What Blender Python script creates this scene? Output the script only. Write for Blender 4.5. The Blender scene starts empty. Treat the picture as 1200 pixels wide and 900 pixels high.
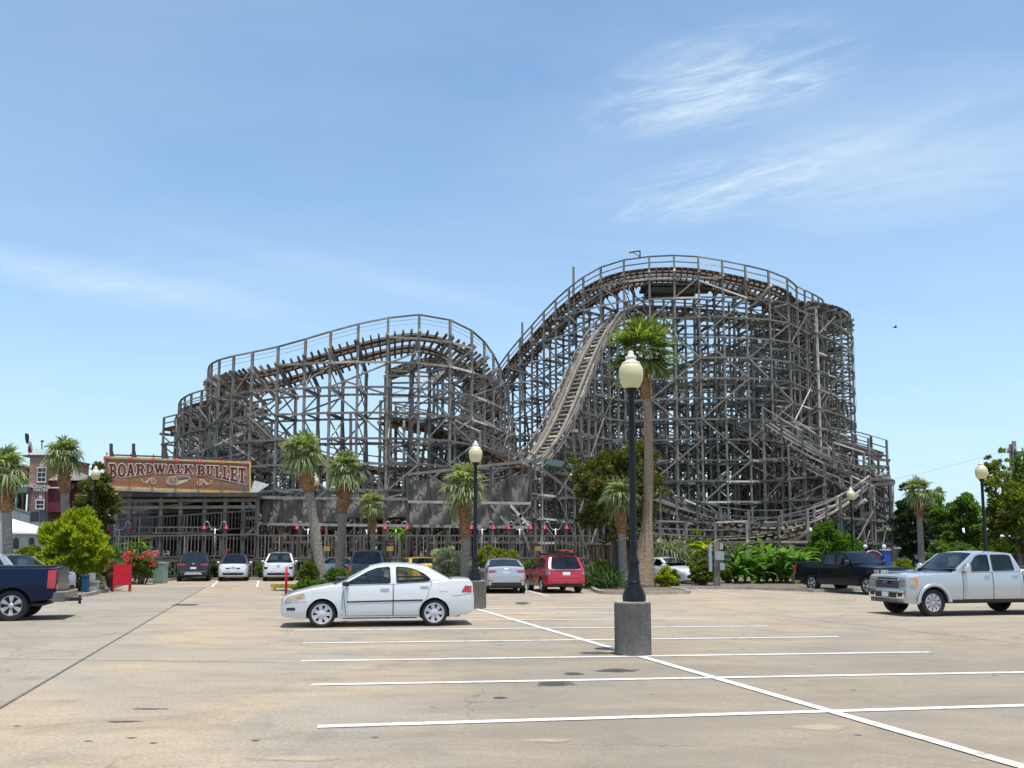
import bpy, bmesh, math, random
import numpy as np
from mathutils import Vector, Matrix
from mathutils.geometry import tessellate_polygon
random.seed(7)
NR = np.random.RandomState(11)
SC = bpy.context.scene
COL = SC.collection
R = math.radians

# ------------------------------------------------------------------ camera geometry of the photograph
F, CX, PPY, PITCH, CAMH = 1000.0, 600.0, 546.0, R(5.7), 1.77
def ray(px, py):
    x = (px - CX) / F; u = (PPY - py) / F
    return Vector((x, math.cos(PITCH) - u * math.sin(PITCH), math.sin(PITCH) + u * math.cos(PITCH)))
def P(px, py, Y):
    d = ray(px, py); t = Y / d.y
    return Vector((d.x * t, Y, CAMH + d.z * t))
def G(px, py, z=0.0):
    d = ray(px, py); t = (z - CAMH) / d.z
    return Vector((d.x * t, d.y * t, z))

# ------------------------------------------------------------------ mesh builder
class MB:
    def __init__(s): s.v = []; s.f = []; s.sm = []
    def add(s, vs, fs, smooth=False):
        o = len(s.v); s.v.extend([tuple(p) for p in vs])
        s.f.extend([tuple(i + o for i in q) for q in fs]); s.sm.extend([smooth] * len(fs)); return s
    def box(s, c, d, rz=0.0, rx=0.0, ry=0.0):
        M = Matrix.Rotation(rz, 3, 'Z') @ Matrix.Rotation(ry, 3, 'Y') @ Matrix.Rotation(rx, 3, 'X')
        c = Vector(c); h = Vector(d) / 2
        vs = [c + M @ Vector((sx * h.x, sy * h.y, sz * h.z)) for sz in (-1, 1) for sy in (-1, 1) for sx in (-1, 1)]
        return s.add(vs, [(0, 2, 3, 1), (4, 5, 7, 6), (0, 1, 5, 4), (2, 6, 7, 3), (0, 4, 6, 2), (1, 3, 7, 5)])
    def beam(s, a, b, w, h, up=None, ext=0.0):
        a = Vector(a); b = Vector(b); d = b - a
        L = d.length
        if L < 1e-5: return s
        d = d / L
        if ext: a = a - d * ext; b = b + d * ext
        up = Vector(up) if up is not None else Vector((0, 0, 1))
        if abs(d.dot(up)) > 0.985: up = Vector((0, 1, 0)) if abs(d.y) < .9 else Vector((1, 0, 0))
        l = up.cross(d).normalized(); u = d.cross(l)
        l = l * (w / 2); u = u * (h / 2)
        vs = [a - l - u, a + l - u, a + l + u, a - l + u, b - l - u, b + l - u, b + l + u, b - l + u]
        return s.add(vs, [(3, 2, 1, 0), (4, 5, 6, 7), (0, 1, 5, 4), (1, 2, 6, 5), (2, 3, 7, 6), (3, 0, 4, 7)])
    def strip(s, pts, w, h, ups):
        """continuous beam through points, section w x h, ups = per point (lateral, up)"""
        vs = []
        for p, (l, u) in zip(pts, ups):
            l = l * (w / 2); u = u * (h / 2)
            vs += [p - l - u, p + l - u, p + l + u, p - l + u]
        fs = []
        for i in range(len(pts) - 1):
            o = 4 * i
            for k in range(4):
                fs.append((o + k, o + (k + 1) % 4, o + 4 + (k + 1) % 4, o + 4 + k))
        fs.append((3, 2, 1, 0)); o = 4 * (len(pts) - 1); fs.append((o, o + 1, o + 2, o + 3))
        return s.add(vs, fs)
    def tube(s, pts, rad, n=8, cap=True):
        pts = [Vector(p) for p in pts]
        if not hasattr(rad, '__len__'): rad = [rad] * len(pts)
        vs = []; fs = []
        for i, p in enumerate(pts):
            d = (pts[min(i + 1, len(pts) - 1)] - pts[max(i - 1, 0)]).normalized()
            up = Vector((0, 0, 1)) if abs(d.z) < .9 else Vector((0, 1, 0))
            l = up.cross(d).normalized(); u = d.cross(l)
            for k in range(n):
                a = 2 * math.pi * k / n
                vs.append(p + (l * math.cos(a) + u * math.sin(a)) * rad[i])
        for i in range(len(pts) - 1):
            for k in range(n):
                a, b = i * n + k, i * n + (k + 1) % n
                fs.append((a, b, b + n, a + n))
        s.add(vs, fs, True)
        if cap:
            o = len(s.v) - len(vs)
            s.f.append(tuple(o + k for k in reversed(range(n)))); s.sm.append(False)
            s.f.append(tuple(o + (len(pts) - 1) * n + k for k in range(n))); s.sm.append(False)
        return s
    def lathe(s, prof, n=16, o=(0, 0, 0), axis='Z', cap=False):
        o = Vector(o); vs = []; fs = []
        for r, h in prof:
            for k in range(n):
                a = 2 * math.pi * k / n
                p = Vector((r * math.cos(a), r * math.sin(a), h))
                if axis == 'Y': p = Vector((p.x, p.z, p.y))
                if axis == 'X': p = Vector((p.z, p.x, p.y))
                vs.append(o + p)
        for i in range(len(prof) - 1):
            for k in range(n):
                a, b = i * n + k, i * n + (k + 1) % n
                fs.append((a, b, b + n, a + n) if axis == 'Z' or axis == 'X' else (a, a + n, b + n, b))
        s.add(vs, fs, True)
        if cap:
            b = len(s.v) - len(vs)
            s.f.append(tuple(b + k for k in range(n))); s.sm.append(False)
            s.f.append(tuple(b + (len(prof) - 1) * n + k for k in range(n))); s.sm.append(False)
        return s
    def poly(s, outer, holes=(), fn=None, smooth=False):
        """flat polygon(s) given in 2D, mapped to 3D by fn"""
        loops = [[Vector((p[0], p[1], 0)) for p in outer]] + [[Vector((p[0], p[1], 0)) for p in h] for h in holes]
        allp = [p for l in loops for p in l]
        tris = tessellate_polygon(loops)
        return s.add([fn(p.x, p.y) for p in allp], [tuple(t) for t in tris], smooth)
    def prism(s, outline, fn, d0, d1):
        """2D outline extruded: fn(x,y,d)"""
        n = len(outline)
        tris = tessellate_polygon([[Vector((p[0], p[1], 0)) for p in outline]])
        vs = [fn(p[0], p[1], d0) for p in outline] + [fn(p[0], p[1], d1) for p in outline]
        fs = [tuple(t) for t in tris] + [tuple(i + n for i in reversed(t)) for t in tris]
        fs += [(i, (i + 1) % n, (i + 1) % n + n, i + n) for i in range(n)]
        return s.add(vs, fs)
    def grid(s, fn, nu, nv, smooth=True):
        vs = [fn(i / nu, j / nv) for i in range(nu + 1) for j in range(nv + 1)]
        fs = [(i * (nv + 1) + j, (i + 1) * (nv + 1) + j, (i + 1) * (nv + 1) + j + 1, i * (nv + 1) + j + 1) for i in range(nu) for j in range(nv)]
        return s.add(vs, fs, smooth)
    def np_quads(s, V, smooth=False):
        """V: (n,4,3) array"""
        o = len(s.v); n = len(V)
        s.v.extend(map(tuple, V.reshape(-1, 3).tolist()))
        s.f.extend([(o + 4 * i, o + 4 * i + 1, o + 4 * i + 2, o + 4 * i + 3) for i in range(n)])
        s.sm.extend([smooth] * n); return s
    def build(s, name, mat, parent=None, world=False, sharp=None, fixn=False):
        me = bpy.data.meshes.new(name)
        v = s.v
        if world and parent is not None:
            o = parent
            off = Vector((0, 0, 0))
            while o is not None: off = off + o.location; o = o.parent
            v = [(a - off.x, b - off.y, c - off.z) for a, b, c in v]
        me.from_pydata(v, [], s.f); 
        me.polygons.foreach_set('use_smooth', s.sm)
        if fixn:
            bm = bmesh.new(); bm.from_mesh(me); bmesh.ops.recalc_face_normals(bm, faces=bm.faces); bm.to_mesh(me); bm.free()
        if sharp is not None: me.set_sharp_from_angle(angle=R(sharp))
        me.update()
        for m in (mat if isinstance(mat, (list, tuple)) else [mat]): me.materials.append(m)
        o = bpy.data.objects.new(name, me); COL.objects.link(o)
        if parent is not None: o.parent = parent
        return o

def tag(o, label=None, cat=None, group=None, kind=None):
    if label: o['label'] = label
    if cat: o['category'] = cat
    if group: o['group'] = group
    if kind: o['kind'] = kind
    return o
def thing(name, label, cat, loc=(0, 0, 0), rz=0.0, group=None):
    o = bpy.data.objects.new(name, None); COL.objects.link(o)
    o.location = loc; o.rotation_euler = (0, 0, rz); o.empty_display_size = .3
    return tag(o, label, cat, group)
def copy_tree(o, parent=None):
    c = o.copy(); COL.objects.link(c)
    if parent is not None: c.parent = parent
    for ch in list(o.children): copy_tree(ch, c)
    return c
def structure(o): o['kind'] = 'structure'; return o

# ------------------------------------------------------------------ materials
def newmat(name):
    m = bpy.data.materials.new(name); m.use_nodes = True
    nt = m.node_tree; b = nt.nodes['Principled BSDF']
    return m, nt, b
def N(nt, t, **kw):
    n = nt.nodes.new(t)
    for k, v in kw.items():
        if k.startswith('i_'): n.inputs[k[2:].replace('_', ' ')].default_value = v
        else: setattr(n, k, v)
    return n
def L(nt, a, b): nt.links.new(a, b)
def c4(c, k=1.0): return (min(c[0] * k, 1), min(c[1] * k, 1), min(c[2] * k, 1), 1)
def ramp(nt, fac, stops):
    r = N(nt, 'ShaderNodeValToRGB'); e = r.color_ramp.elements
    while len(e) < len(stops): e.new(.5)
    for q, (p, c) in zip(e, stops):
        q.position = p; q.color = (c[0], c[1], c[2], 1) if hasattr(c, '__len__') else (c, c, c, 1)
    L(nt, fac, r.inputs[0]); return r.outputs[0]
def noise(nt, scale, detail=4, rough=.55, coord='Object', stretch=None, dist=0.0):
    tc = N(nt, 'ShaderNodeTexCoord'); out = tc.outputs[coord]
    if stretch:
        mp = N(nt, 'ShaderNodeMapping'); mp.inputs['Scale'].default_value = stretch; L(nt, out, mp.inputs[0]); out = mp.outputs[0]
    n = N(nt, 'ShaderNodeTexNoise'); n.inputs['Scale'].default_value = scale; n.inputs['Detail'].default_value = detail
    n.inputs['Roughness'].default_value = rough; n.inputs['Distortion'].default_value = dist
    L(nt, out, n.inputs['Vector']); return n.outputs[0]
def mixc(nt, fac, a, b, mode='MIX'):
    m = N(nt, 'ShaderNodeMix', data_type='RGBA', blend_type=mode)
    for sock, v in ((m.inputs[0], fac), (m.inputs[6], a), (m.inputs[7], b)):
        if hasattr(v, 'links') or hasattr(v, 'is_linked'): L(nt, v, sock)
        elif hasattr(v, '__len__'): sock.default_value = (v[0], v[1], v[2], 1)
        else: sock.default_value = v
    return m.outputs[2]
def bump(nt, b, h, strength=.3, dist=.02):
    n = N(nt, 'ShaderNodeBump'); n.inputs['Strength'].default_value = strength; n.inputs['Distance'].default_value = dist
    L(nt, h, n.inputs['Height']); L(nt, n.outputs[0], b.inputs['Normal'])
def plain(name, c, rough=.6, var=.12, scale=6.0, metal=0.0, coat=0.0, bmp=0.0, spec=.5):
    m, nt, b = newmat(name)
    n = noise(nt, scale)
    L(nt, ramp(nt, n, [(.3, c4(c, 1 - var)), (.7, c4(c, 1 + var))]), b.inputs['Base Color'])
    b.inputs['Roughness'].default_value = rough; b.inputs['Metallic'].default_value = metal
    b.inputs['Coat Weight'].default_value = coat; b.inputs['Coat Roughness'].default_value = .04
    b.inputs['Specular IOR Level'].default_value = spec
    if bmp: bump(nt, b, noise(nt, scale * 6), bmp, .01)
    return m
def wood(name, dark, light, rough=.85):
    m, nt, b = newmat(name)
    g = N(nt, 'ShaderNodeNewGeometry')
    n = noise(nt, 1.6, 6, .65)
    n2 = noise(nt, 7, 3, .6, stretch=(1, 1, .25))
    mid = [(a + c) / 2 for a, c in zip(dark, light)]
    c1 = ramp(nt, g.outputs['Random Per Island'], [(0, dark), (.55, mid), (.92, light), (.95, [min(1, v * 1.9) for v in light])])
    c2 = ramp(nt, n, [(.3, (.62, .6, .58)), (.7, (1.15, 1.13, 1.1))])
    c3 = ramp(nt, n2, [(.3, (.8, .8, .8)), (.7, (1.1, 1.1, 1.1))])
    L(nt, mixc(nt, 1.0, mixc(nt, 1.0, c1, c2, 'MULTIPLY'), c3, 'MULTIPLY'), b.inputs['Base Color'])
    b.inputs['Roughness'].default_value = rough; b.inputs['Specular IOR Level'].default_value = .25
    return m
def leafmat(name, dark, light, trans=.35, rough=.55, tip=None):
    m, nt, b = newmat(name)
    g = N(nt, 'ShaderNodeNewGeometry')
    st = [(0, dark), (.6, [(a + c) / 2 for a, c in zip(dark, light)]), (1, light)]
    if tip: st = [(0, dark), (.5, [(a + c) / 2 for a, c in zip(dark, light)]), (.86, light), (.93, tip), (1, tip)]
    c = ramp(nt, g.outputs['Random Per Island'], st)
    n = noise(nt, 1.2, 3)
    c = mixc(nt, 1.0, c, ramp(nt, n, [(.3, (.75, .78, .7)), (.7, (1.15, 1.12, 1.05))]), 'MULTIPLY')
    L(nt, c, b.inputs['Base Color'])
    b.inputs['Roughness'].default_value = rough; b.inputs['Specular IOR Level'].default_value = .35
    t = N(nt, 'ShaderNodeBsdfTranslucent'); L(nt, mixc(nt, 1.0, c, (1.5, 1.6, .7), 'MULTIPLY'), t.inputs[0])
    mx = N(nt, 'ShaderNodeMixShader'); mx.inputs[0].default_value = trans
    L(nt, b.outputs[0], mx.inputs[1]); L(nt, t.outputs[0], mx.inputs[2])
    L(nt, mx.outputs[0], nt.nodes['Material Output'].inputs[0])
    return m
def glassmat(name, tint, refl=.06):
    m, nt, b = newmat(name)
    t = N(nt, 'ShaderNodeBsdfTransparent'); t.inputs[0].default_value = c4(tint)
    g = N(nt, 'ShaderNodeBsdfGlossy'); g.inputs['Roughness'].default_value = .02
    lw = N(nt, 'ShaderNodeLayerWeight'); lw.inputs[0].default_value = .5
    pw = N(nt, 'ShaderNodeMath', operation='POWER'); L(nt, lw.outputs['Facing'], pw.inputs[0]); pw.inputs[1].default_value = 4.0
    fr = N(nt, 'ShaderNodeMath', operation='MULTIPLY_ADD'); L(nt, pw.outputs[0], fr.inputs[0]); fr.inputs[1].default_value = .9; fr.inputs[2].default_value = refl
    dust = ramp(nt, noise(nt, 3.0, 4), [(.4, 0.0), (.75, .05)])
    ad = N(nt, 'ShaderNodeMath', operation='ADD', use_clamp=True); L(nt, fr.outputs[0], ad.inputs[0]); L(nt, dust, ad.inputs[1])
    mx = N(nt, 'ShaderNodeMixShader'); L(nt, ad.outputs[0], mx.inputs[0])
    L(nt, t.outputs[0], mx.inputs[1]); L(nt, g.outputs[0], mx.inputs[2])
    L(nt, mx.outputs[0], nt.nodes['Material Output'].inputs[0]); return m
def paint(name, c, metal=0.0, rough=.3, flake=0.0, dirt=.1):
    m, nt, b = newmat(name)
    n = noise(nt, 1.6, 5); 
    col = mixc(nt, ramp(nt, n, [(.35, 0.0), (.8, dirt * 2.0)]), c4(c), c4((c[0] * .75 + .08, c[1] * .75 + .07, c[2] * .75 + .055)))
    tc = N(nt, 'ShaderNodeTexCoord'); sx = N(nt, 'ShaderNodeSeparateXYZ'); L(nt, tc.outputs['Object'], sx.inputs[0])
    L(nt, col, b.inputs['Base Color'])
    b.inputs['Metallic'].default_value = metal; b.inputs['Roughness'].default_value = rough
    lum = max(c); dk = lum < .1
    b.inputs['Coat Weight'].default_value = .25 if dk else .9; b.inputs['Coat Roughness'].default_value = .05
    b.inputs['Specular IOR Level'].default_value = .12 if dk else .5
    return m

WOOD = wood('weathered_grey_timber', (.14, .126, .112), (.45, .405, .355))
WOODD = wood('dark_timber', (.06, .05, .044), (.16, .135, .115))
WOODB = wood('brown_timber', (.10, .074, .055), (.25, .18, .13))
WOODL = wood('pale_track_timber', (.3, .26, .2), (.58, .52, .42))
FENCEW = wood('fence_timber', (.10, .078, .066), (.28, .235, .2))
STEEL = plain('galvanised_steel', (.42, .42, .41), .45, .15, 8, .6)
BLACKM = plain('black_painted_metal', (.008, .009, .013), .45, .3, 10, 0, 0, spec=.3)
RUBBER = plain('tyre_rubber', (.018, .018, .019), .85, .25, 20)
TRIM = plain('black_plastic_trim', (.02, .02, .022), .6, .2, 15)
CHROME = plain('chrome', (.75, .75, .76), .12, .06, 10, 1.0)
ALLOY = plain('silver_alloy', (.62, .62, .63), .3, .08, 12, .75)
HUBCAP = plain('silver_hubcap', (.6, .6, .61), .35, .1, 12, .35)
DARKIN = plain('dark_interior', (.035, .034, .033), .8, .2, 6)
SEATM = plain('grey_seat_cloth', (.46, .42, .36), .9, .15, 12)
GLASS = glassmat('car_glass', (.80, .86, .83), .045)
GLASST = glassmat('tinted_car_glass', (.1, .115, .125))
REDL = plain('red_lens', (.45, .012, .02), .15, .2, 20, 0, .8)
AMBER = plain('amber_lens', (.75, .22, .02), .2, .15, 20, 0, .8)
CLEARL = plain('clear_headlamp', (.40, .40, .37), .12, .35, 18, .35, .8)
WHITEP = plain('white_plate', (.72, .72, .7), .5, .08, 30)
CREAM = plain('cream_globe', (.66, .58, .33), .35, .06, 3, 0, .3)
CREAMT = plain('pale_globe_cap', (.78, .72, .58), .4, .06, 6)
REDP = plain('red_enamel', (.44, .010, .022), .5, .2, 6, 0, 0, spec=.25)
YELLOWP = plain('yellow_paint', (.80, .52, .03), .6, .2, 6)
WHITEPAINT = plain('white_painted_wood', (.75, .74, .7), .6, .08, 6)
MULCH = plain('bark_mulch', (.16, .12, .09), .95, .45, 14, bmp=.6)
# ------------------------------------------------------------------ camera, light, sky
cam = bpy.data.objects.new('camera', bpy.data.cameras.new('camera')); COL.objects.link(cam)
cam.data.sensor_width = 36; cam.data.lens = 30; cam.data.shift_y = (PPY - 450) / 1200.0
cam.data.clip_end = 3000; cam.data.clip_start = .1
cam.location = (0, 0, CAMH); cam.rotation_euler = (R(90) + PITCH, 0, 0)
SC.camera = cam
SUN_EL = R(79); SUN_DIR2 = Vector((.42, -.91)).normalized()
sd = Vector((math.cos(SUN_EL) * SUN_DIR2.x, math.cos(SUN_EL) * SUN_DIR2.y, math.sin(SUN_EL)))
sl = bpy.data.lights.new('sun', 'SUN'); sl.energy = 3.5; sl.angle = R(.53); sl.color = (1, .965, .9)
so = bpy.data.objects.new('sun', sl); COL.objects.link(so)
so.rotation_euler = sd.to_track_quat('Z', 'Y').to_euler(); so.location = (0, 0, 100)
W = bpy.data.worlds.new('World'); SC.world = W; W.use_nodes = True
nt = W.node_tree; bg = nt.nodes['Background']
sky = N(nt, 'ShaderNodeTexSky', sky_type='NISHITA'); sky.sun_disc = False
sky.sun_elevation = SUN_EL; sky.sun_rotation = math.atan2(sd.x, sd.y)
sky.air_density = .95; sky.dust_density = .15; sky.ozone_density = 1.1; sky.altitude = 0
# thin cirrus: noise on a flat layer far above
tc = N(nt, 'ShaderNodeTexCoord'); sx = N(nt, 'ShaderNodeSeparateXYZ'); L(nt, tc.outputs['Generated'], sx.inputs[0])
def mth(op, a, b=None, clamp=False):
    m = N(nt, 'ShaderNodeMath', operation=op, use_clamp=clamp)
    for s, v in zip(m.inputs, (a, b)):
        if v is None: continue
        if hasattr(v, 'is_linked'): L(nt, v, s)
        else: s.default_value = v
    return m.outputs[0]
zz = mth('MAXIMUM', sx.outputs[2], .03)
px_ = mth('DIVIDE', sx.outputs[0], zz); py_ = mth('DIVIDE', sx.outputs[1], zz)
cv = N(nt, 'ShaderNodeCombineXYZ'); L(nt, px_, cv.inputs[0]); L(nt, py_, cv.inputs[1])
def cloud(rot, scl, nscale, lo, hi, detail=7, seed=0.0, dist=.6):
    mp = N(nt, 'ShaderNodeMapping', vector_type='TEXTURE'); mp.inputs['Rotation'].default_value = (0, 0, R(-rot)); mp.inputs['Scale'].default_value = (1 / scl[0], 1 / scl[1], 1)
    mp.inputs['Location'].default_value = (seed, seed * .7, 0)
    L(nt, cv.outputs[0], mp.inputs[0])
    n = N(nt, 'ShaderNodeTexNoise'); n.inputs['Scale'].default_value = nscale; n.inputs['Detail'].default_value = detail
    n.inputs['Roughness'].default_value = .62; n.inputs['Distortion'].default_value = dist
    L(nt, mp.outputs[0], n.inputs['Vector'])
    return ramp(nt, n.outputs[0], [(lo, 0.0), (hi, 1.0)])
def blob(cx, cy, rx, ry, rot):
    mp = N(nt, 'ShaderNodeMapping', vector_type='TEXTURE'); mp.inputs['Location'].default_value = (cx, cy, 0)
    mp.inputs['Rotation'].default_value = (0, 0, R(rot)); mp.inputs['Scale'].default_value = (rx, ry, 1)
    L(nt, cv.outputs[0], mp.inputs[0])
    ln = N(nt, 'ShaderNodeVectorMath', operation='LENGTH'); L(nt, mp.outputs[0], ln.inputs[0])
    return ramp(nt, ln.outputs['Value'], [(0, 1.0), (.35, .8), (1, 0.0)])
def skyxy(px, py):
    d = ray(px, py); return (d.x / d.z, d.y / d.z)
def blob_px(a, b, wide):
    """an elongated patch of cloud lying between two directions"""
    a = Vector(skyxy(*a)); b = Vector(skyxy(*b)); c = (a + b) / 2; d = b - a
    return blob(c.x, c.y, d.length / 2 * 1.15, wide, math.degrees(math.atan2(d.y, d.x)))
wisps = cloud(34, (1.0, 2.3, 1), 3.0, .40, .66, 12, 0.0, 1.6)
fine = cloud(38, (1.2, 2.8, 1), 9.0, .25, .8, 6, 3.0)
tex = mth('MULTIPLY', wisps, mth('ADD', mth('MULTIPLY', fine, .75), .25))
m1 = mth('ADD', blob_px((700, 150), (1010, 45), .24), mth('MULTIPLY', blob_px((905, 112), (970, 92), .06), .9), True)
m2 = mth('MULTIPLY', blob_px((690, 262), (1050, 165), .26), .75)
m3 = mth('MULTIPLY', blob_px((860, 215), (1300, 165), .55), .5)
m4 = mth('MULTIPLY', blob_px((-150, 285), (330, 365), .30), .55)
m5 = mth('MULTIPLY', blob_px((190, 265), (640, 375), .16), .22)
soft = cloud(33, (.9, 1.8, 1), 1.6, .3, .72, 9, 5.0, 1.2)
tot = mth('MULTIPLY', mth('ADD', m1, m2, True), mth('ADD', mth('MULTIPLY', tex, 1.15), .03))
tot = mth('ADD', tot, mth('MULTIPLY', mth('ADD', m3, mth('ADD', m4, m5)), mth('ADD', mth('MULTIPLY', soft, .8), .2)), True)
general = mth('MULTIPLY', cloud(-10, (.6, 1.2, 1), .8, .3, .8, 5, 9.0), .24)
veil = mth('MULTIPLY', mth('POWER', mth('SUBTRACT', 1.0, zz, True), 5.0), .92)
tot = mth('ADD', mth('MULTIPLY', tot, .95), general, True)
skyc = mixc(nt, veil, mixc(nt, 1.0, sky.outputs[0], (.94, 1.03, 1.0), 'MULTIPLY'), (2.2, 3.05, 3.85))
skyc = mixc(nt, tot, skyc, (3.7, 4.35, 4.9))
L(nt, skyc, bg.inputs[0]); bg.inputs[1].default_value = .15
SC.view_settings.view_transform = 'Standard'; SC.view_settings.look = 'None'
SC.view_settings.exposure = .52; SC.view_settings.gamma = 1.0; SC.view_settings.use_curve_mapping = False
SC.cycles.max_bounces = 8; SC.cycles.transparent_max_bounces = 16
SC.cycles.use_adaptive_sampling = True; SC.cycles.sample_clamp_indirect = 6

# ------------------------------------------------------------------ ground
def concrete(name, tan, grey, stain, bays=False):
    m, nt, b = newmat(name)
    a = noise(nt, .22, 5, .6, dist=.8); n2 = noise(nt, 1.1, 6, .7, stretch=(.35, 1, 1)); n3 = noise(nt, 24, 6, .8); n4 = noise(nt, .7, 4, .7, dist=1.2)
    c = mixc(nt, ramp(nt, a, [(.4, 0.0), (.58, 1.0)]), c4(tan), c4(grey))
    c = mixc(nt, ramp(nt, n2, [(.45, 0.0), (.75, .6)]), c, c4(stain))
    c = mixc(nt, ramp(nt, n4, [(.52, 0.0), (.75, .6)]), c, c4(stain, .8))
    c = mixc(nt, 1.0, c, ramp(nt, n3, [(.3, (.64, .635, .62)), (.7, (1.27, 1.26, 1.25))]), 'MULTIPLY')
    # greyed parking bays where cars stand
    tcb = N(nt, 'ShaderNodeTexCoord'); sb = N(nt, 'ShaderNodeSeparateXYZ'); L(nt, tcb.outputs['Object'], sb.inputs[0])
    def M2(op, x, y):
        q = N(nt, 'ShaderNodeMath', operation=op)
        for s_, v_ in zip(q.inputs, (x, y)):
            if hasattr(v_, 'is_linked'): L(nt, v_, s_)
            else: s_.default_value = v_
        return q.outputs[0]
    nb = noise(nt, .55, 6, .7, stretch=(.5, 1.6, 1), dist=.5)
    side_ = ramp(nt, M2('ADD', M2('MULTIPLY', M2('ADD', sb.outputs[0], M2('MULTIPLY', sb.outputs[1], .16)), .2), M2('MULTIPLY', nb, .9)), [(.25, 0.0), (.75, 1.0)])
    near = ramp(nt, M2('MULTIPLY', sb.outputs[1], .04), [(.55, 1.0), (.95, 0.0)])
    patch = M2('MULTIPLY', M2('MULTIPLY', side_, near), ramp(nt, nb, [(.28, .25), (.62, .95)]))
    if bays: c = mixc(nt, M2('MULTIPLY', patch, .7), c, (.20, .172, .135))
    # small dark oil spots
    v = N(nt, 'ShaderNodeTexVoronoi'); v.inputs['Scale'].default_value = 1.5; tcn = N(nt, 'ShaderNodeTexCoord')
    L(nt, tcn.outputs['Object'], v.inputs['Vector'])
    sp = ramp(nt, v.outputs['Distance'], [(.04, .85), (.085, 0.0)])
    mk = ramp(nt, noise(nt, .5, 2), [(.45, 0.0), (.55, 1.0)])
    mm = N(nt, 'ShaderNodeMath', operation='MULTIPLY'); L(nt, sp, mm.inputs[0]); L(nt, mk, mm.inputs[1])
    c = mixc(nt, mm.outputs[0], c, (.07, .06, .05))
    # hairline cracks
    vc = N(nt, 'ShaderNodeTexVoronoi', feature='DISTANCE_TO_EDGE'); vc.inputs['Scale'].default_value = .21
    wn = N(nt, 'ShaderNodeTexNoise'); wn.inputs['Scale'].default_value = 1.3; wn.inputs['Detail'].default_value = 5; L(nt, tcn.outputs['Object'], wn.inputs['Vector'])
    av = N(nt, 'ShaderNodeVectorMath', operation='ADD'); L(nt, tcn.outputs['Object'], av.inputs[0]); L(nt, wn.outputs['Color'], av.inputs[1]); L(nt, av.outputs[0], vc.inputs['Vector'])
    ck = ramp(nt, vc.outputs['Distance'], [(.0008, .6), (.0022, 0.0)]); ckm = N(nt, 'ShaderNodeMath', operation='MULTIPLY'); L(nt, ck, ckm.inputs[0]); L(nt, ramp(nt, noise(nt, .17, 2), [(.5, 0.0), (.58, 1.0)]), ckm.inputs[1])
    c = mixc(nt, ckm.outputs[0], c, (.10, .085, .07))
    # worn pale flecks
    v2 = N(nt, 'ShaderNodeTexVoronoi'); v2.inputs['Scale'].default_value = 2.3; L(nt, tcn.outputs['Object'], v2.inputs['Vector'])
    c = mixc(nt, ramp(nt, v2.outputs['Distance'], [(.02, .5), (.05, 0.0)]), c, (.55, .5, .44))
    L(nt, c, b.inputs['Base Color']); b.inputs['Roughness'].default_value = .9; b.inputs['Specular IOR Level'].default_value = .25
    bump(nt, b, n3, .35, .01); return m
LOT = concrete('lot_concrete', (.44, .345, .235), (.36, .305, .238), (.225, .185, .14), True)
LANE = concrete('lane_concrete', (.32, .275, .215), (.36, .31, .245), (.225, .195, .155))
EARTH = plain('far_ground', (.10, .11, .055), .95, .4, .2)
def worn():
    m, nt, b = newmat('worn_white_road_paint')
    n = noise(nt, 5, 6, .75); n2 = noise(nt, .9, 3)
    k = N(nt, 'ShaderNodeMath', operation='ADD'); L(nt, n, k.inputs[0]); L(nt, ramp(nt, n2, [(.3, 0.0), (.8, .16)]), k.inputs[1])
    L(nt, ramp(nt, k.outputs[0], [(.3, (.76, .75, .72)), (.6, (.68, .66, .62)), (.72, (.42, .37, .3)), (1, (.36, .31, .25))]), b.inputs['Base Color']); b.inputs['Roughness'].default_value = .8; return m
LINEW = worn()
JOINT = plain('joint_sealant', (.14, .12, .10), .9, .3, 8)
KERBM = plain('kerb_concrete', (.37, .32, .26), .9, .25, 3, bmp=.4)
GRASS = plain('mown_grass', (.06, .11, .025), .9, .4, 5, bmp=.5)

def sheet(name, pts, z, mat, top=None):
    b = MB(); b.poly([(p[0], p[1]) for p in pts], fn=lambda x, y: (x, y, z))
    return structure(b.build(name, mat, fixn=True))
g = MB(); g.add([(-1500, -200, -.02), (1500, -200, -.02), (1500, 2500, -.02), (-1500, 2500, -.02)], [(0, 1, 2, 3)])
structure(g.build('ground', EARTH))
sheet('parking_lot', [(-70, -12), (75, -12), (75, 53.6), (-70, 53.6)], 0.0, LOT)
j0, j1 = G(-8, 835), G(236, 691)
jd = (j1 - j0).normalized()
ja = j0 - jd * 14; jb = j1 + jd * 3
sheet('driveway', [(-60, ja.y), (ja.x, ja.y), (jb.x, jb.y), (-60, jb.y)], .004, LANE)
def ground_line(name, a, b, w, z, mat, parent=None):
    a = Vector((a[0], a[1], 0)); b = Vector((b[0], b[1], 0)); d = (b - a).normalized(); n = Vector((-d.y, d.x, 0)) * w / 2
    m = MB(); k = max(2, int((b - a).length / .5)); vs = []; fs = []
    for i in range(k + 1):
        p = a.lerp(b, i / k); e = 1 + random.uniform(-.06, .06)
        vs += [(p + n * e) + Vector((0, 0, z)), (p - n * (1 + random.uniform(-.06, .06))) + Vector((0, 0, z))]
    for i in range(k): fs.append((2 * i, 2 * i + 1, 2 * i + 3, 2 * i + 2))
    m.add(vs, fs); return structure(m.build(name, mat, fixn=True))
ground_line('expansion_joint', ja, jb, .035, .009, JOINT)
for a, b in (((-40, 772), (350, 777)), ((150, 693), (330, 690)), ((760, 704), (1260, 762)), ((-80, 700), (236, 691))):
    ground_line('expansion_joint', G(*a), G(*b), .02, .009, JOINT)
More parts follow.
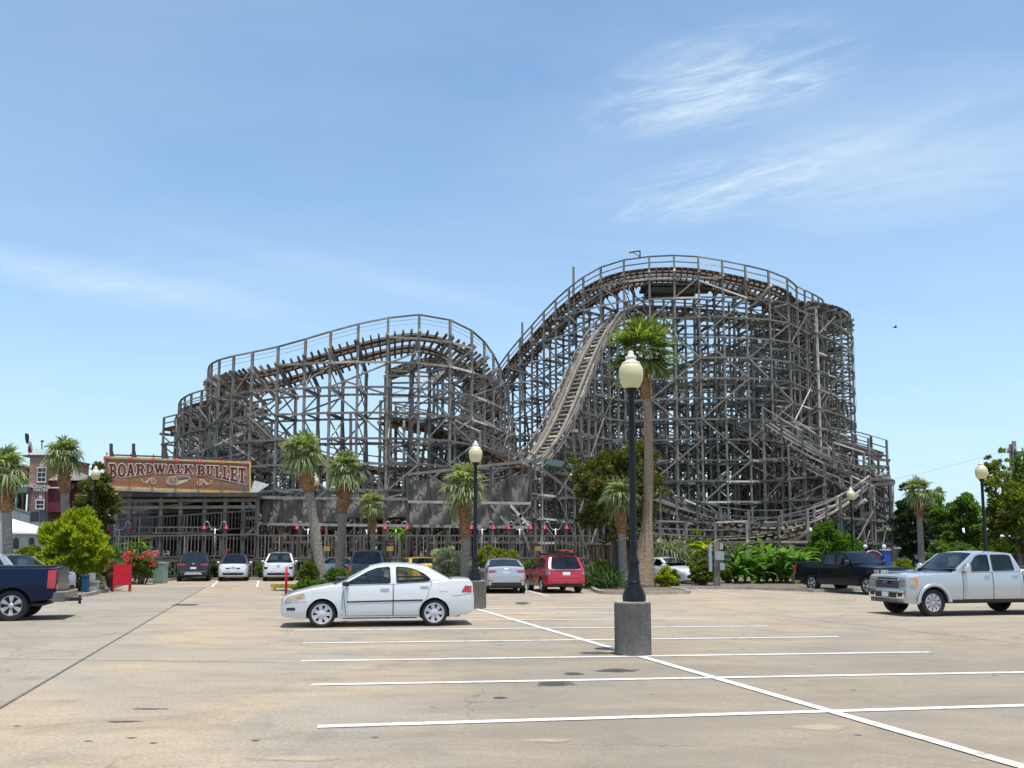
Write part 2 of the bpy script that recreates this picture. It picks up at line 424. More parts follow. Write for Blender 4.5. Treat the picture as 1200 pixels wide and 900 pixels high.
# stall markings
for a, b in (((372, 852), (1290, 824.5)), ((365, 803), (1290, 786.5)), ((353, 775), (1090, 764.5)), ((355, 754), (983, 746.5)),
             ((345, 739), (900, 734)), ((420, 728), (838, 725)), ((500, 720.5), (786, 717.5)), ((565, 713.8), (760, 711.5))):
    ground_line('parking_line', G(*a), G(*b), .145, .008, LINEW)
ground_line('parking_line', G(557, 713.5), G(1290, 926), .145, .011, LINEW)
for a, b in (((616, 691.5), (643, 699)), ((880, 691.5), (950, 699.5)), ((812, 690), (868, 697)), ((965, 712), (1030, 711.5)), ((1200, 735), (1240, 736)), ((48, 715.4), (68, 715.4)),
             ((255, 681), (248, 688)), ((303, 681), (301, 688))):
    ground_line('parking_line', G(*a), G(*b), .1, .008, LINEW)
def fadepatch(name, col, rough, strength):
    m, nt, b = newmat(name); b.inputs['Base Color'].default_value = c4(col); b.inputs['Roughness'].default_value = rough
    tcg = N(nt, 'ShaderNodeTexCoord'); mp = N(nt, 'ShaderNodeMapping', vector_type='TEXTURE'); mp.inputs['Location'].default_value = (.5, .5, 0); mp.inputs['Scale'].default_value = (.5, .5, 1e6)
    L(nt, tcg.outputs['Generated'], mp.inputs[0]); ln = N(nt, 'ShaderNodeVectorMath', operation='LENGTH'); L(nt, mp.outputs[0], ln.inputs[0])
    n = noise(nt, 5, 6, .7); k = N(nt, 'ShaderNodeMath', operation='MULTIPLY_ADD'); L(nt, n, k.inputs[0]); k.inputs[1].default_value = 1.1; L(nt, ln.outputs['Value'], k.inputs[2])
    t = N(nt, 'ShaderNodeBsdfTransparent'); mx = N(nt, 'ShaderNodeMixShader'); L(nt, ramp(nt, k.outputs[0], [(.75, strength), (.98, strength * .45), (1.3, 0.0)]), mx.inputs[0])
    L(nt, t.outputs[0], mx.inputs[1]); L(nt, b.outputs[0], mx.inputs[2]); L(nt, mx.outputs[0], nt.nodes['Material Output'].inputs[0]); return m
STAIN = fadepatch('oil_stain', (.075, .06, .05), .55, .85); PATCH = fadepatch('pale_repair', (.47, .375, .26), .9, .8)
for px, py, rx, ry in ((350, 889, .9, .12), (640, 868, .5, .1), (960, 853, .7, .2)):
    c = G(px, py); b = MB(); b.poly([(c.x + math.cos(t) * rx, c.y + math.sin(t) * ry * 2) for t in [2 * math.pi * i / 30 for i in range(30)]], fn=lambda x, y: (x, y, .0045)); structure(b.build('repair_patch', PATCH, fixn=True))
for px, py, rx, ry in ((650, 801.5, .6, .22), (672, 789.5, .4, .14), (722, 786, .7, .2), (700, 765.5, .75, .2), (585, 818, .2, .08), (612, 707, .6, .7), (175, 831, .45, .05), (150, 846, .4, .05), (300, 868, .12, .03), (103, 869, .1, .02), (155, 865, .1, .02), (180, 871, .1, .02), (20, 851, .1, .02)):
    c = G(px, py); b = MB(); k = 30
    ol = [(c.x + math.cos(t) * rx, c.y + math.sin(t) * ry * 2.2) for t in [2 * math.pi * i / k for i in range(k)]]
    b.poly(ol, fn=lambda x, y: (x, y, .0055)); structure(b.build('oil_stain', STAIN, fixn=True))
# planting beds with kerbs
def kerb(name, pts, h=.14, w=.16):
    m = MB(); P3 = [Vector((p[0], p[1], h / 2)) for p in pts]; fr = []
    for i, p in enumerate(P3):
        d = (P3[min(i + 1, len(P3) - 1)] - P3[max(i - 1, 0)]).normalized(); fr.append((Vector((-d.y, d.x, 0)), Vector((0, 0, 1))))
    m.strip(P3, w, h, fr); return structure(m.build(name, KERBM, fixn=True))
def smooth(pts, n=6):
    pts = [Vector(p) for p in pts]; out = []
    for i in range(len(pts) - 1):
        a, b, c, d = pts[max(i - 1, 0)], pts[i], pts[i + 1], pts[min(i + 2, len(pts) - 1)]
        for k in range(n):
            t = k / n
            out.append(.5 * ((2 * b) + (c - a) * t + (2 * a - 5 * b + 4 * c - d) * t * t + (3 * b - a - 3 * c + d) * t ** 3))
    out.append(pts[-1]); return out
def bed(name, pts, z=.1, mat=MULCH):
    b = MB(); b.poly([(p[0], p[1]) for p in pts], fn=lambda x, y: (x, y, z)); return structure(b.build(name, mat, fixn=True))
kl = smooth([G(-60, 699), G(40, 700.5), G(92, 700), G(118, 695), G(134, 689.5), G(150, 685), G(180, 682.5), G(206, 679.8)])
kerb('kerb', kl); bed('planting_bed', [(p.x, p.y) for p in kl] + [(kl[-1].x, 53.4), (-45, 53.4)])
kb = [Vector((kl[-1].x + .1, 53.0, 0)), Vector((-2, 53.0, 0)), Vector((2.5, 53.0, 0))]
kerb('kerb', kb); bed('planting_bed', [(kb[0].x, 53.0), (2.5, 53.0), (2.5, 57), (kb[0].x, 57)])
# palm island on the left of the middle
ki = smooth([G(338, 694), G(352, 697.5), G(395, 700), G(450, 699), G(470, 690), G(440, 684.5), G(380, 683.5), G(345, 687), G(338, 694)])
kerb('kerb', ki); bed('planting_bed', [(p.x, p.y) for p in ki])
kq = smooth([G(500, 691), G(520, 697), G(556, 697), G(572, 689), G(560, 684), G(515, 684), G(500, 691)])
kerb('kerb', kq); bed('planting_bed', [(p.x, p.y) for p in kq])
kr = smooth([G(694, 690.5), G(700, 694.5), G(720, 696.8), G(800, 696.2), G(803, 694.2), G(786, 691)])
km = smooth([G(786, 691), G(860, 690.5), G(940, 693), G(968, 694), G(1080, 690), G(1180, 689)])
kerb('kerb', kr + km[1:])
back = [(km[-1].x + 10, 60), (kr[0].x + .5, 53.4)]
bed('planting_bed', [(p.x, p.y) for p in kr + km[1:]] + back)
# ------------------------------------------------------------------ wooden roller coaster
UP = Vector((0, 0, 1))
WOODP = wood('sun_bleached_timber', (.2, .17, .14), (.46, .41, .34))
WOODT = wood('weathered_brown_timber', (.075, .058, .045), (.24, .19, .15))

coaster = thing('roller_coaster', 'towering grey wooden roller coaster of latticed timber with two curved hills', 'roller coaster', (0, 60, 0))
NB = [0]; NL = [0]; NBR = {'A1': 0, 'B1': 0}; NH = [0]
xb = MB(); xl = MB(); xbr = MB()          # pieces beyond the hundred that show largest
LEV0, DLEV = .55, 1.85
def dense(ctrl, n=24):
    return smooth([P(*c) for c in ctrl], n)
def resample(pts, ds):
    s = [0]
    for a, b in zip(pts, pts[1:]): s.append(s[-1] + (b - a).length)
    k = max(2, int(round(s[-1] / ds))); out = []; j = 0
    for i in range(k + 1):
        t = s[-1] * i / k
        while j < len(s) - 2 and s[j + 1] < t: j += 1
        f = (t - s[j]) / max(1e-6, s[j + 1] - s[j]); out.append(pts[j].lerp(pts[j + 1], f))
    return out
def frames(pts, side):
    fr = []
    for i in range(len(pts)):
        d = pts[min(i + 1, len(pts) - 1)] - pts[max(i - 1, 0)]
        t = d.normalized(); h = Vector((d.x, d.y, 0)).normalized()
        fr.append((t, Vector((h.y, -h.x, 0)) * side))
    return fr
def path(name, ctrl, side=1, ds=2.3, bank=(), rails=('outer',), hr_h=1.1, mid=1, wmat=WOOD, tmat=WOODB, railmat=None, wide=1.35,
         parts=True, legs=True, walk=True, braces=True, girt=1, hmat=None, tie_len=2.7, tall=0.0, minz=.0, skirt=True, diag=1.0):
    rnd = random.Random(name)
    D = dense(ctrl); B = resample(D, ds); FB = frames(B, side); nB = len(B)
    def bankat(f):
        return R(np.interp(f, [b[0] for b in bank], [b[1] for b in bank])) if bank else 0.0
    # --- bents
    tops = []
    for i, (p, (t, n)) in enumerate(zip(B, FB)):
        f = i / (nB - 1); bk = bankat(f)
        zt = p.z - .45
        offs = []
        for o in (wide, -wide):
            offs.append((o, zt + o * math.tan(bk)))
        tops.append(offs)
        use = parts and NB[0] < 100
        g = MB(); posts = []
        jit = lambda: rnd.uniform(-.03, .03)
        H = [max(.6, z) for o, z in offs]
        ph = []
        for k, (o, z) in enumerate(offs):
            hi = z + (0 if not (('outer' in rails and k == 0) or ('inner' in rails and k == 1)) else hr_h + .45)
            if tall and k == 0: hi += tall
            b0 = p + n * o; b0.z = 0; b1 = p + n * (o + jit()); b1.z = hi
            m = MB(); m.beam(b0, b1, .17, .17, up=n); ph.append(m)
        ext = []
        for k, (o, z) in enumerate(offs):
            if legs and z > 6.5 and k == 1:
                sg = -1
                zz_ = z * .8; spread = min(3.6, z * .17)
                b0 = p + n * (o + sg * spread); b0.z = 0; b1 = p + n * (o + sg * .1); b1.z = zz_
                m = MB(); m.beam(b0, b1, .16, .16, up=n); ph.append(m); ext.append((o, sg, zz_, spread))
        # girts and cross braces inside the bent
        z = LEV0; lv = 0; prev = None
        ztop = max(H)
        while z < ztop + .2:
            a = wide + .15; c = -wide - .15
            for (o, sg, z_, sp) in ext:
                if z < z_:
                    q = o + sg * (.1 + (sp - .1) * (1 - z / z_))
                    if sg > 0: a = max(a, q + .12)
                    else: c = min(c, q - .12)
            ok_o = z < H[0] + .1; ok_i = z < H[1] + .1
            if not ok_o: a = 0
            if not ok_i: c = 0
            pa = p + n * a; pa.z = z; pc = p + n * c; pc.z = z
            if lv % girt == 0:
                g.beam(pa + t * .1, pc + t * .1, .05, .15)
                if rnd.random() < .55: g.beam(pa - t * .1, pc - t * .1, .05, .15)
            if braces and prev is not None and lv % 1 == 0:
                q0, q1 = (prev[0], pc) if lv % 2 else (prev[1], pa)
                g.beam(q0 - t * .14, q1 - t * .14, .045, .12)
                if rnd.random() < .6: g.beam((prev[0] if lv % 2 == 0 else prev[1]) + t * .14, (pc if lv % 2 == 0 else pa) + t * .14, .045, .12)
            prev = (pa, pc); z += DLEV; lv += 1
        # cap under the track
        pa = p + n * (wide + .35); pa.z = zt + (wide + .35) * math.tan(bk); pc = p - n * (wide + .35); pc.z = zt - (wide + .35) * math.tan(bk)
        g.beam(pa, pc, .2, .24)
        q0 = p - n * wide + t * .1; q1 = q0.copy(); q0.z = LEV0 - .1; q1.z = max(LEV0 + .3, H[1] + .1); g.beam(q0, q1, .1, .05, up=n)
        if use:
            NB[0] += 1
            ob = g.build('bent', wmat, coaster, world=True)
            for m in ph: m.build('post', wmat, ob, world=True)
        else:
            xb.add(g.v, g.f)
            for m in ph: xb.add(m.v, m.f)
    # --- longitudinal ledgers and long diagonals on both faces
    for k, o in enumerate((wide + .13, -wide - .13)):
        zmax = max(t[k][1] for t in tops)
        z = LEV0; lv = 0
        while z < zmax:
            m = MB(); run = 0; last = -9
            for i in range(nB - 1):
                if run and last != i - 1:
                    if parts and NL[0] < 100 and run > 2: m.build('ledger', wmat, coaster, world=True); NL[0] += 1
                    else: xl.add(m.v, m.f)
                    m = MB(); run = 0
                if tops[i][k][1] > z - .2 and tops[i + 1][k][1] > z - .2:
                    a = B[i] + FB[i][1] * o; b = B[i + 1] + FB[i + 1][1] * o; a.z = z + rnd.uniform(-.04, .04); b.z = z + rnd.uniform(-.04, .04)
                    m.beam(a, b, .055, .16, ext=.12); run += 1; last = i
                    if legs and k == 1 and rnd.random() < 1 and tops[i][k][1] * .72 > z and rnd.random() < .8:   # ledger on the raking legs
                        sg = 1 if k == 0 else -1; sp = min(3.6, tops[i][k][1] * .17); sp2 = min(3.6, tops[i + 1][k][1] * .17)
                        q1 = sg * (wide + sp * (1 - z / (tops[i][k][1] * .8))); q2 = sg * (wide + sp2 * (1 - z / max(.1, tops[i + 1][k][1] * .8)))
                        if abs(q2) > wide:
                            a = B[i] + FB[i][1] * q1; b = B[i + 1] + FB[i + 1][1] * q2; a.z = b.z = z
                            xl.beam(a, b, .055, .15, ext=.1)
            if run:
                if parts and NL[0] < 100: m.build('ledger', wmat, coaster, world=True); NL[0] += 1
                else: xl.add(m.v, m.f)
            z += DLEV; lv += 1
        m = MB()
        i = 0
        while i < nB - 1:
            span = 2 if rnd.random() < .6 else 3
            j = min(nB - 1, i + span)
            zc = min(tops[i][k][1], tops[j][k][1])
            z = LEV0 + DLEV * rnd.choice((0, 1))
            sgn = rnd.choice((0, 1))
            while z < zc - 1.0:
                if rnd.random() < .95 * diag:
                    za, zb_ = (z, min(zc, z + DLEV * span)) if sgn else (min(zc, z + DLEV * span), z)
                    a = B[i] + FB[i][1] * (o * 1.06); b = B[j] + FB[j][1] * (o * 1.06); a.z = za; b.z = zb_
                    mid_ = None
                    m = MB(); m.beam(a, b, .045, .13)
                    if name in ('A1', 'B1') and k == 0 and NBR[name] < 50: m.build('brace', wmat, coaster, world=True); NBR[name] += 1
                    else: xbr.add(m.v, m.f)
                z += DLEV * span; sgn = 1 - sgn
            i = j
    # --- track
    T = resample(D, .55); FT = frames(T, side); nT = len(T)
    tk = MB(); r1 = MB(); r2 = MB(); wk = MB(); ups = []
    for i, (p, (t, n)) in enumerate(zip(T, FT)):
        bk = bankat(i / (nT - 1)); lat = (n * math.cos(bk) + UP * math.sin(bk)).normalized()
        u = lat.cross(t).normalized()
        if u.z < 0: u = -u
        ups.append((lat, u))
        tk.beam(p - lat * (tie_len / 2) - u * .02, p + lat * (tie_len / 2 + rnd.uniform(0, .12)) - u * .02, .13, .2, up=u)
    for i in range(0, nT - 1, 4):            # laminated stringers under the ties
        for o in (-.62, .62):
            pass
    for o, m in ((.62, r1), (-.62, r2)):
        m.strip([p + l * o + u * .2 for p, (l, u) in zip(T, ups)], .26, .24, ups)
        tk.strip([p + l * o - u * .24 for p, (l, u) in zip(T, ups)], .16, .22, ups)
    if walk:
        for o in (1.18, -1.18):
            wk.strip([p + l * o + u * .11 for p, (l, u) in zip(T, ups)], .36, .06, ups)
    ot = tk.build('track', tmat, coaster, world=True)
    for m in (r1, r2): m.build('rail', railmat or tmat, ot, world=True)
    if walk: wk.build('walkway', railmat or tmat, ot, world=True)
    # --- handrails on the tops of the posts
    for k, key in enumerate(('outer', 'inner')):
        if key not in rails: continue
        m = MB(); sg = 1 if k == 0 else -1
        pts = []
        for i in range(nB):
            q = B[i] + FB[i][1] * (sg * wide); q.z = tops[i][k][1] + .45 + hr_h + (tall if k == 0 else 0); pts.append(q)
        for a, b in zip(pts, pts[1:]):
            m.beam(a, b, .14, .1, ext=.03)
            for j in range(1, mid + 1):
                dz = Vector((0, 0, hr_h * j / (mid + 1)))
                m.beam(a - dz, b - dz, .05 if mid > 1 else .05, .1 if mid == 1 else .03)
            for h in (.30, .62) if hr_h < 1.5 and mid == 0 else ():
                dz = Vector((0, 0, hr_h * h)); m.beam(a - dz, b - dz, .02, .02)
        m.build('handrail', hmat or wmat, coaster, world=True)
    return B, FB, tops

# left hill with its banked turn
path('B1', [(306.0, 480, 83), (282, 474, 80), (268, 468, 76), (263, 461, 71.5), (270, 454, 67), (294, 448, 64.5), (326.5, 442, 63), (371.3, 429, 62.5), (418.0, 415, 62), (455.3, 406, 62), (483.3, 402, 62.3), (511.3, 406, 63), (538, 420, 65), (558, 442, 68), (573, 474, 71.5), (582, 517, 75), (586, 560, 79), (575, 597, 83)],
     side=1, ds=2.0, bank=((0, 30), (.2, 34), (.55, 30), (.75, 38), (1, 25)), mid=0, hr_h=1.0, tmat=WOODT, walk=False)
path('B0', [(308, 511, 86), (270, 506, 86), (244, 500, 83.5), (230, 492, 79), (230, 484, 75), (246, 476, 71), (270, 472, 69)], side=1, ds=1.9, rails=('outer',), mid=1, hr_h=1.0, tmat=WOODT, walk=False, legs=False)
# right hill: rising leg, crest and the turn round the back
path('A1', [(500, 599, 93), (545, 529, 92), (590, 450, 90), (640, 392, 86), (680, 356, 82), (715, 335, 79), (750, 327, 77.5), (800, 326, 76.8), (850, 334, 76.8), (900, 347, 77.8), (917, 359, 80), (940, 369, 84), (950, 375, 88), (944, 381, 93), (912, 387, 97), (880, 397, 99)],
     side=1, ds=2.05, bank=((0, 0), (.3, 5), (.55, 22), (.8, 26), (1, 15)), mid=1, hr_h=1.15, rails=('outer', 'inner'))
# pale steep drop in front
path('A2', [(950, 388, 84), (900, 378, 81), (840, 371, 80), (785, 366, 79.5), (750, 365, 79), (729, 370, 78.4), (711, 385, 77.3), (696, 409, 76), (681, 441, 74.3), (665, 480, 72.3), (649, 513, 70.3), (629, 541, 68), (599, 562, 65.7), (540, 578, 64.3), (480, 594, 64), (420, 610, 64), (350, 622, 65)],
     side=-1, ds=2.1, bank=((0, 8), (.4, 0), (1, 0)), rails=('outer', 'inner'), mid=1, hr_h=1.0, tmat=WOODP, railmat=WOODP, hmat=WOODP, walk=True, tie_len=2.6, wide=1.35)
# low sweeping curves at the right foot
path('R1', [(735, 572, 78), (770, 588, 75), (815, 606, 71), (860, 620, 68.5), (905, 626, 67), (945, 621, 67), (975, 608, 68.5), (1000, 592, 72), (1012, 574, 77)],
     side=1, ds=2.0, bank=((0, 5), (.4, 22), (.7, 38), (1, 30)), rails=('outer', 'inner'), mid=1, hr_h=1.1, tmat=WOODT, railmat=WOODP, legs=False)
path('R2', [(760, 630, 66.5), (800, 634, 64.5), (850, 637, 63), (895, 634, 62.5), (935, 624, 63), (970, 608, 65.5), (1000, 588, 69)],
     side=1, ds=2.0, bank=((0, 10), (1, 34)), rails=('outer',), mid=1, hr_h=1.1, tmat=WOODT, railmat=WOODP, legs=False)
# descending track above the right foot
path('R3', [(820, 490, 82), (870, 506, 79), (920, 528, 77), (965, 550, 76), (1000, 566, 77), (1024, 560, 82)], side=1, tmat=WOOD, ds=2.3, rails=('outer', 'inner'), mid=1, hr_h=1.1, legs=False)
path('R4', [(955, 514, 86), (985, 520, 84), (1010, 527, 82), (1029, 533, 80.5)], side=1, ds=1.6, rails=('outer', 'inner'), mid=1, hr_h=1.5, legs=False, tmat=WOOD, walk=False)
path('R7', [(1012, 556, 83), (1020, 557, 79), (1024, 559, 75), (1022, 562, 72)], side=1, ds=1.5, rails=(), legs=False, tmat=WOOD, walk=False)
path('R5', [(935, 540, 74), (970, 562, 72), (1000, 584, 71.5), (1018, 596, 73)], side=1, tmat=WOOD, ds=1.6, rails=('outer', 'inner'), mid=1, hr_h=1.3, legs=False, parts=False)
path('R6', [(905, 500, 76), (945, 526, 73.5), (985, 548, 72), (1012, 560, 74)], side=1, tmat=WOOD, ds=2.0, rails=('outer', 'inner'), mid=1, hr_h=1.6, legs=False, parts=False)
# stepped end frames of the right hill
path('A5', [(940, 358, 82), (964, 362, 86), (980, 370, 90), (982, 384, 95)], side=1, ds=2.2, rails=(), walk=False)
# tracks inside the lattice
path('A3', [(600, 570, 100), (660, 520, 101), (720, 470, 101), (800, 430, 101), (880, 410, 100), (940, 405, 97), (972, 410, 92)], side=1, ds=2.5, rails=('outer',), parts=False)
path('A4', [(640, 560, 92), (700, 505, 91), (760, 465, 89), (830, 450, 87), (900, 455, 86), (950, 470, 88), (975, 490, 93)], side=1, ds=2.3, rails=('outer',), parts=False)
path('A6', [(690, 560, 84), (760, 535, 84), (830, 525, 83), (900, 530, 83), (950, 545, 84)], side=1, tmat=WOOD, ds=2.5, rails=('outer',), parts=False)
path('B4', [(455, 492, 67), (500, 502, 66), (540, 516, 65.5), (580, 535, 65), (622, 556, 65.5)], side=1, ds=2.0, rails=('outer', 'inner'), mid=1, hr_h=1.3, parts=False, legs=False)
path('B2', [(208, 505, 80), (240, 500, 77), (290, 508, 75), (350, 528, 74), (420, 548, 73.5), (490, 556, 73), (560, 560, 73)], side=1, ds=2.3, rails=('outer',), parts=False, legs=False)
path('B3', [(212, 488, 84), (250, 480, 86), (290, 492, 87), (340, 530, 87), (400, 560, 86), (480, 575, 84)], side=1, ds=2.3, rails=('outer',), parts=False)
path('B5', [(240, 560, 68), (300, 548, 67.5), (340, 540, 68), (380, 556, 69), (440, 575, 69)], side=1, ds=2.3, rails=('outer',), parts=False, legs=False)
path('B6', [(455, 440, 76), (500, 425, 76), (540, 432, 77), (570, 465, 80)], side=1, ds=2.4, rails=(), parts=False)
for m, nm in ((xb, 'bent'), (xl, 'ledger'), (xbr, 'brace')):
    o = m.build(nm, WOOD, coaster, world=True); o['kind'] = 'stuff'
# service platform and beacon arm at the crest, lone tall poles
m = MB()
a = P(750, 303, 76); b = P(750, 294, 76); m.beam(a, b, .12, .12); m.beam(b, P(737, 296, 76), .1, .1); m.beam(P(750, 301, 76), P(742, 296, 76), .06, .06)
m.build('beacon_arm', WOODD, coaster, world=True)
for x, y0, y1, Y in ((672, 313, 345, 81.5), (612, 378, 420, 87), (411, 484, 540, 70)):
    m = MB(); m.beam(P(x, y0, Y), P(x + .3, y1 + 60, Y), .22, .22); m.build('lightning_mast', WOOD, coaster, world=True)
m = MB(); c = P(792, 338, 78); m.box(c, (6.5, 2.6, .25), rx=0); m.box(c + Vector((-.6, 0, -.5)), (4.5, 2.4, .5)); m.build('service_platform', WOODD, coaster, world=True)
# the transfer beam on steel at the foot of the drop
m = MB(); m.beam(P(622, 538, 67), P(676, 547, 67), .4, .5); m.build('steel_beam', plain('blue_grey_steel', (.17, .2, .21), .5, .2, 6, .3), coaster, world=True)

# ---- netting hung along the lower front
def netmat():
    m, nt, b = newmat('shade_netting')
    n = noise(nt, .6, 5, .6, dist=.6); n2 = noise(nt, 2.2, 6, .7)
    L(nt, ramp(nt, n, [(.3, (.16, .138, .115)), (.7, (.25, .22, .185))]), b.inputs['Base Color']); b.inputs['Roughness'].default_value = .9
    t = N(nt, 'ShaderNodeBsdfTransparent'); mx = N(nt, 'ShaderNodeMixShader')
    L(nt, ramp(nt, n2, [(.3, .8), (.62, .97), (.74, .93), (.76, .15), (1, .1)]), mx.inputs[0])
    L(nt, t.outputs[0], mx.inputs[1]); L(nt, b.outputs[0], mx.inputs[2])
    L(nt, mx.outputs[0], nt.nodes['Material Output'].inputs[0]); return m
NET = netmat()
def net(x0, x1, y0a, y0b, y1a, y1b, Y, seed):
    rnd = np.random.RandomState(seed); ph = rnd.rand(8) * 6.3
    def fn(u, v):
        px = x0 + (x1 - x0) * u; top = y0a + (y0b - y0a) * u; bot = y1a + (y1b - y1a) * u
        sag = 2.2 * abs(math.sin(u * (x1 - x0) / 27 * math.pi + ph[0])) * (1 - v) - 2.0 * abs(math.sin(u * (x1 - x0) / 27 * math.pi + ph[1])) * v
        q = P(px, top + (bot - top) * v + sag, Y)
        q.y += .12 * math.sin(px * .5 + ph[2] + 2 * v) + .1 * math.sin(px * .21 + 5 * v + ph[3]) + .07 * math.sin(px * .9 - 6 * v + ph[4])
        return q
    m = MB(); m.grid(fn, max(8, int((x1 - x0) / 2.5)), 12); m.build('netting', NET, coaster, world=True)
net(306, 400, 584, 585, 614, 613, 60.2, 1); net(400, 479, 585, 587, 608, 607, 60.2, 2)
net(478, 520, 560, 563, 588, 590, 60.4, 3); net(520, 560, 566, 574, 590, 592, 60.4, 4)
net(480, 598, 588, 590, 617, 618, 60.0, 5); net(556, 622, 572, 556, 596, 594, 60.3, 6); net(600, 620, 556, 553, 596, 594, 60.25, 7)
# front posts that carry the netting
m = MB(); xs = [305, 330, 352, 376, 400, 424, 451, 478, 502, 525, 551, 575, 598, 622]
for x in xs:
    mm = MB(); top = 556 if x > 470 else 583
    if x in (575, 598, 622): top = 540
    mm.beam(P(x, top, 60.1), Vector((P(x, top, 60.1).x, 60.1, 0)), .2, .2); mm.build('post', WOODD, coaster, world=True)
for (x0, y0, x1, y1) in ((305, 583, 478, 585), (478, 556, 622, 540), (478, 588, 622, 590), (305, 614, 622, 618), (622, 540, 680, 583), (575, 592, 598, 618), (598, 592, 622, 618), (598, 618, 622, 592), (502, 556, 551, 588), (525, 588, 551, 556)):
    m.beam(P(x0, y0, 60.0), P(x1, y1, 60.0), .07, .19)
m.build('brace', WOOD, coaster, world=True)
# ------------------------------------------------------------------ vehicles
class Car:
    """a vehicle shell lofted along its length: u = metres behind the front bumper, z = height"""
    def __init__(s, spec): s.__dict__.update(spec)
    def X(s, u): return s.L / 2 - u
    def top(s, u): return float(np.interp(u, *zip(*s.topl)))
    def plan(s, u): return float(np.interp(u, *zip(*s.planl)))
    def side(s, z): return float(np.interp(z, *zip(*s.sidel)))
    def Y(s, u, z): return s.W / 2 * s.plan(u) * s.side(z)
    def roof(s, u): return float(np.interp(u, *zip(*s.roofl)))
    def bot(s, u):
        z = float(np.interp(u, *zip(*s.botl)))
        for w in (s.wf, s.wr):
            d = abs(u - w)
            if d < s.Ra: z = max(z, s.R + math.sqrt(max(0, s.Ra ** 2 - d * d)))
        return z
    def frontu(s, y, z):
        us = np.linspace(0, s.L * .4, 160)
        for u in us:
            if s.Y(u, z) >= abs(y) - 1e-4 and s.top(u) + .001 >= z: return u
        return us[-1]
    def rearu(s, y, z):
        for u in np.linspace(s.L, s.L * .6, 160):
            if s.Y(u, z) >= abs(y) - 1e-4 and s.top(u) + .001 >= z: return u
        return s.L
    # patches -----------------------------------------------------------
    def side_patch(s, c, off=.006, nu=8, nv=4, sides=(1, -1), thick=0.0):
        m = MB()
        for sg in sides:
            def fn(a, b):
                u = (c[0][0] * (1 - a) + c[1][0] * a) * (1 - b) + (c[3][0] * (1 - a) + c[2][0] * a) * b
                z = (c[0][1] * (1 - a) + c[1][1] * a) * (1 - b) + (c[3][1] * (1 - a) + c[2][1] * a) * b
                return (s.X(u), sg * (s.Y(u, z) + off), z)
            m.grid(fn, nu, nv)
        return m
    def side_poly(s, outer, holes=(), off=.0, sides=(1, -1)):
        m = MB()
        for sg in sides:
            m.poly(outer, holes, lambda u, z: (s.X(u), sg * (s.Y(u, z) + off), z))
        return m
    def end_patch(s, c, off=.008, rear=False, nu=8, nv=4):
        m = MB()
        def fn(a, b):
            y = (c[0][0] * (1 - a) + c[1][0] * a) * (1 - b) + (c[3][0] * (1 - a) + c[2][0] * a) * b
            z = (c[0][1] * (1 - a) + c[1][1] * a) * (1 - b) + (c[3][1] * (1 - a) + c[2][1] * a) * b
            u = s.rearu(y, z) + off if rear else s.frontu(y, z) - off
            return (s.X(u), y, z)
        m.grid(fn, nu, nv); return m
def both(c):
    return [c, [(-y, z) for y, z in c]]
def rounded(poly, r=.04, n=3):
    out = []
    k = len(poly)
    for i in range(k):
        p = Vector(poly[i]); a = (Vector(poly[i - 1]) - p); b = (Vector(poly[(i + 1) % k]) - p)
        ra = min(r, a.length * .4); rb = min(r, b.length * .4)
        A = p + a.normalized() * ra; B = p + b.normalized() * rb
        for j in range(n + 1):
            t = j / n; q = A.lerp(p, t).lerp(p.lerp(B, t), t); out.append((q.x, q.y))
    return out
def wheel(parent, R_, tw, rr, spokes, style, loc, sg, mat):
    """tyre and rim at loc, outer face towards sg*y"""
    t = MB(); w = tw / 2
    t.lathe([(rr, -w * .8), (rr + .02, -w), (R_ - .03, -w), (R_, -w * .7), (R_ + .002, 0), (R_, w * .7), (R_ - .03, w), (rr + .02, w), (rr, w * .8)], 40, (0, 0, 0), 'Y')
    r = MB(); e = sg * w * .82
    r.lathe([(rr * 1.03, e), (rr * .93, e + sg * .012), (rr * .88, e - sg * .02), (rr * .87, e - sg * .1)], 32, (0, 0, 0), 'Y')
    rf = e - sg * .012
    for k in range(spokes):
        a = 2 * math.pi * (k + .5) / spokes; ca, sa = math.cos(a), math.sin(a)
        w0, w1 = (.036, .05) if style == 'cap' else (.026, .034)
        if style == 'double': w0, w1 = .02, .03
        for dlt in ((-.13, .13) if style == 'double' else (0,)):
            c2, s2 = math.cos(a + dlt), math.sin(a + dlt)
            pts = [(.06 * ca - w0 * sa, .06 * sa + w0 * ca), (.06 * ca + w0 * sa, .06 * sa - w0 * ca), (rr * .93 * c2 + w1 * s2, rr * .93 * s2 - w1 * c2), (rr * .93 * c2 - w1 * s2, rr * .93 * s2 + w1 * c2)]
            r.prism(pts, lambda x, y, d: (x, d, y), rf, rf - sg * .03)
    r.lathe([(.001, rf + sg * .02), (.05, rf + sg * .016), (.09 if style == 'cap' else .065, rf + sg * .004), (.075, rf - sg * .03)], 20, (0, 0, 0), 'Y')
    if style == 'cap': r.lathe([(rr * .94, rf), (rr * .84, rf + sg * .004), (rr * .82, rf - sg * .02)], 32, (0, 0, 0), 'Y')
    d = MB(); d.lathe([(.001, e - sg * .07), (rr * .9, e - sg * .075)], 24, (0, 0, 0), 'Y')  # dark backing disc standing in for the shade inside the wheel openings
    o = r.build('wheel', mat, parent, sharp=35, fixn=True); o.location = loc
    ty = t.build('tyre', RUBBER, o, sharp=50, fixn=True); bk = d.build('dark_backing_disc', DARKIN, o)
    return o
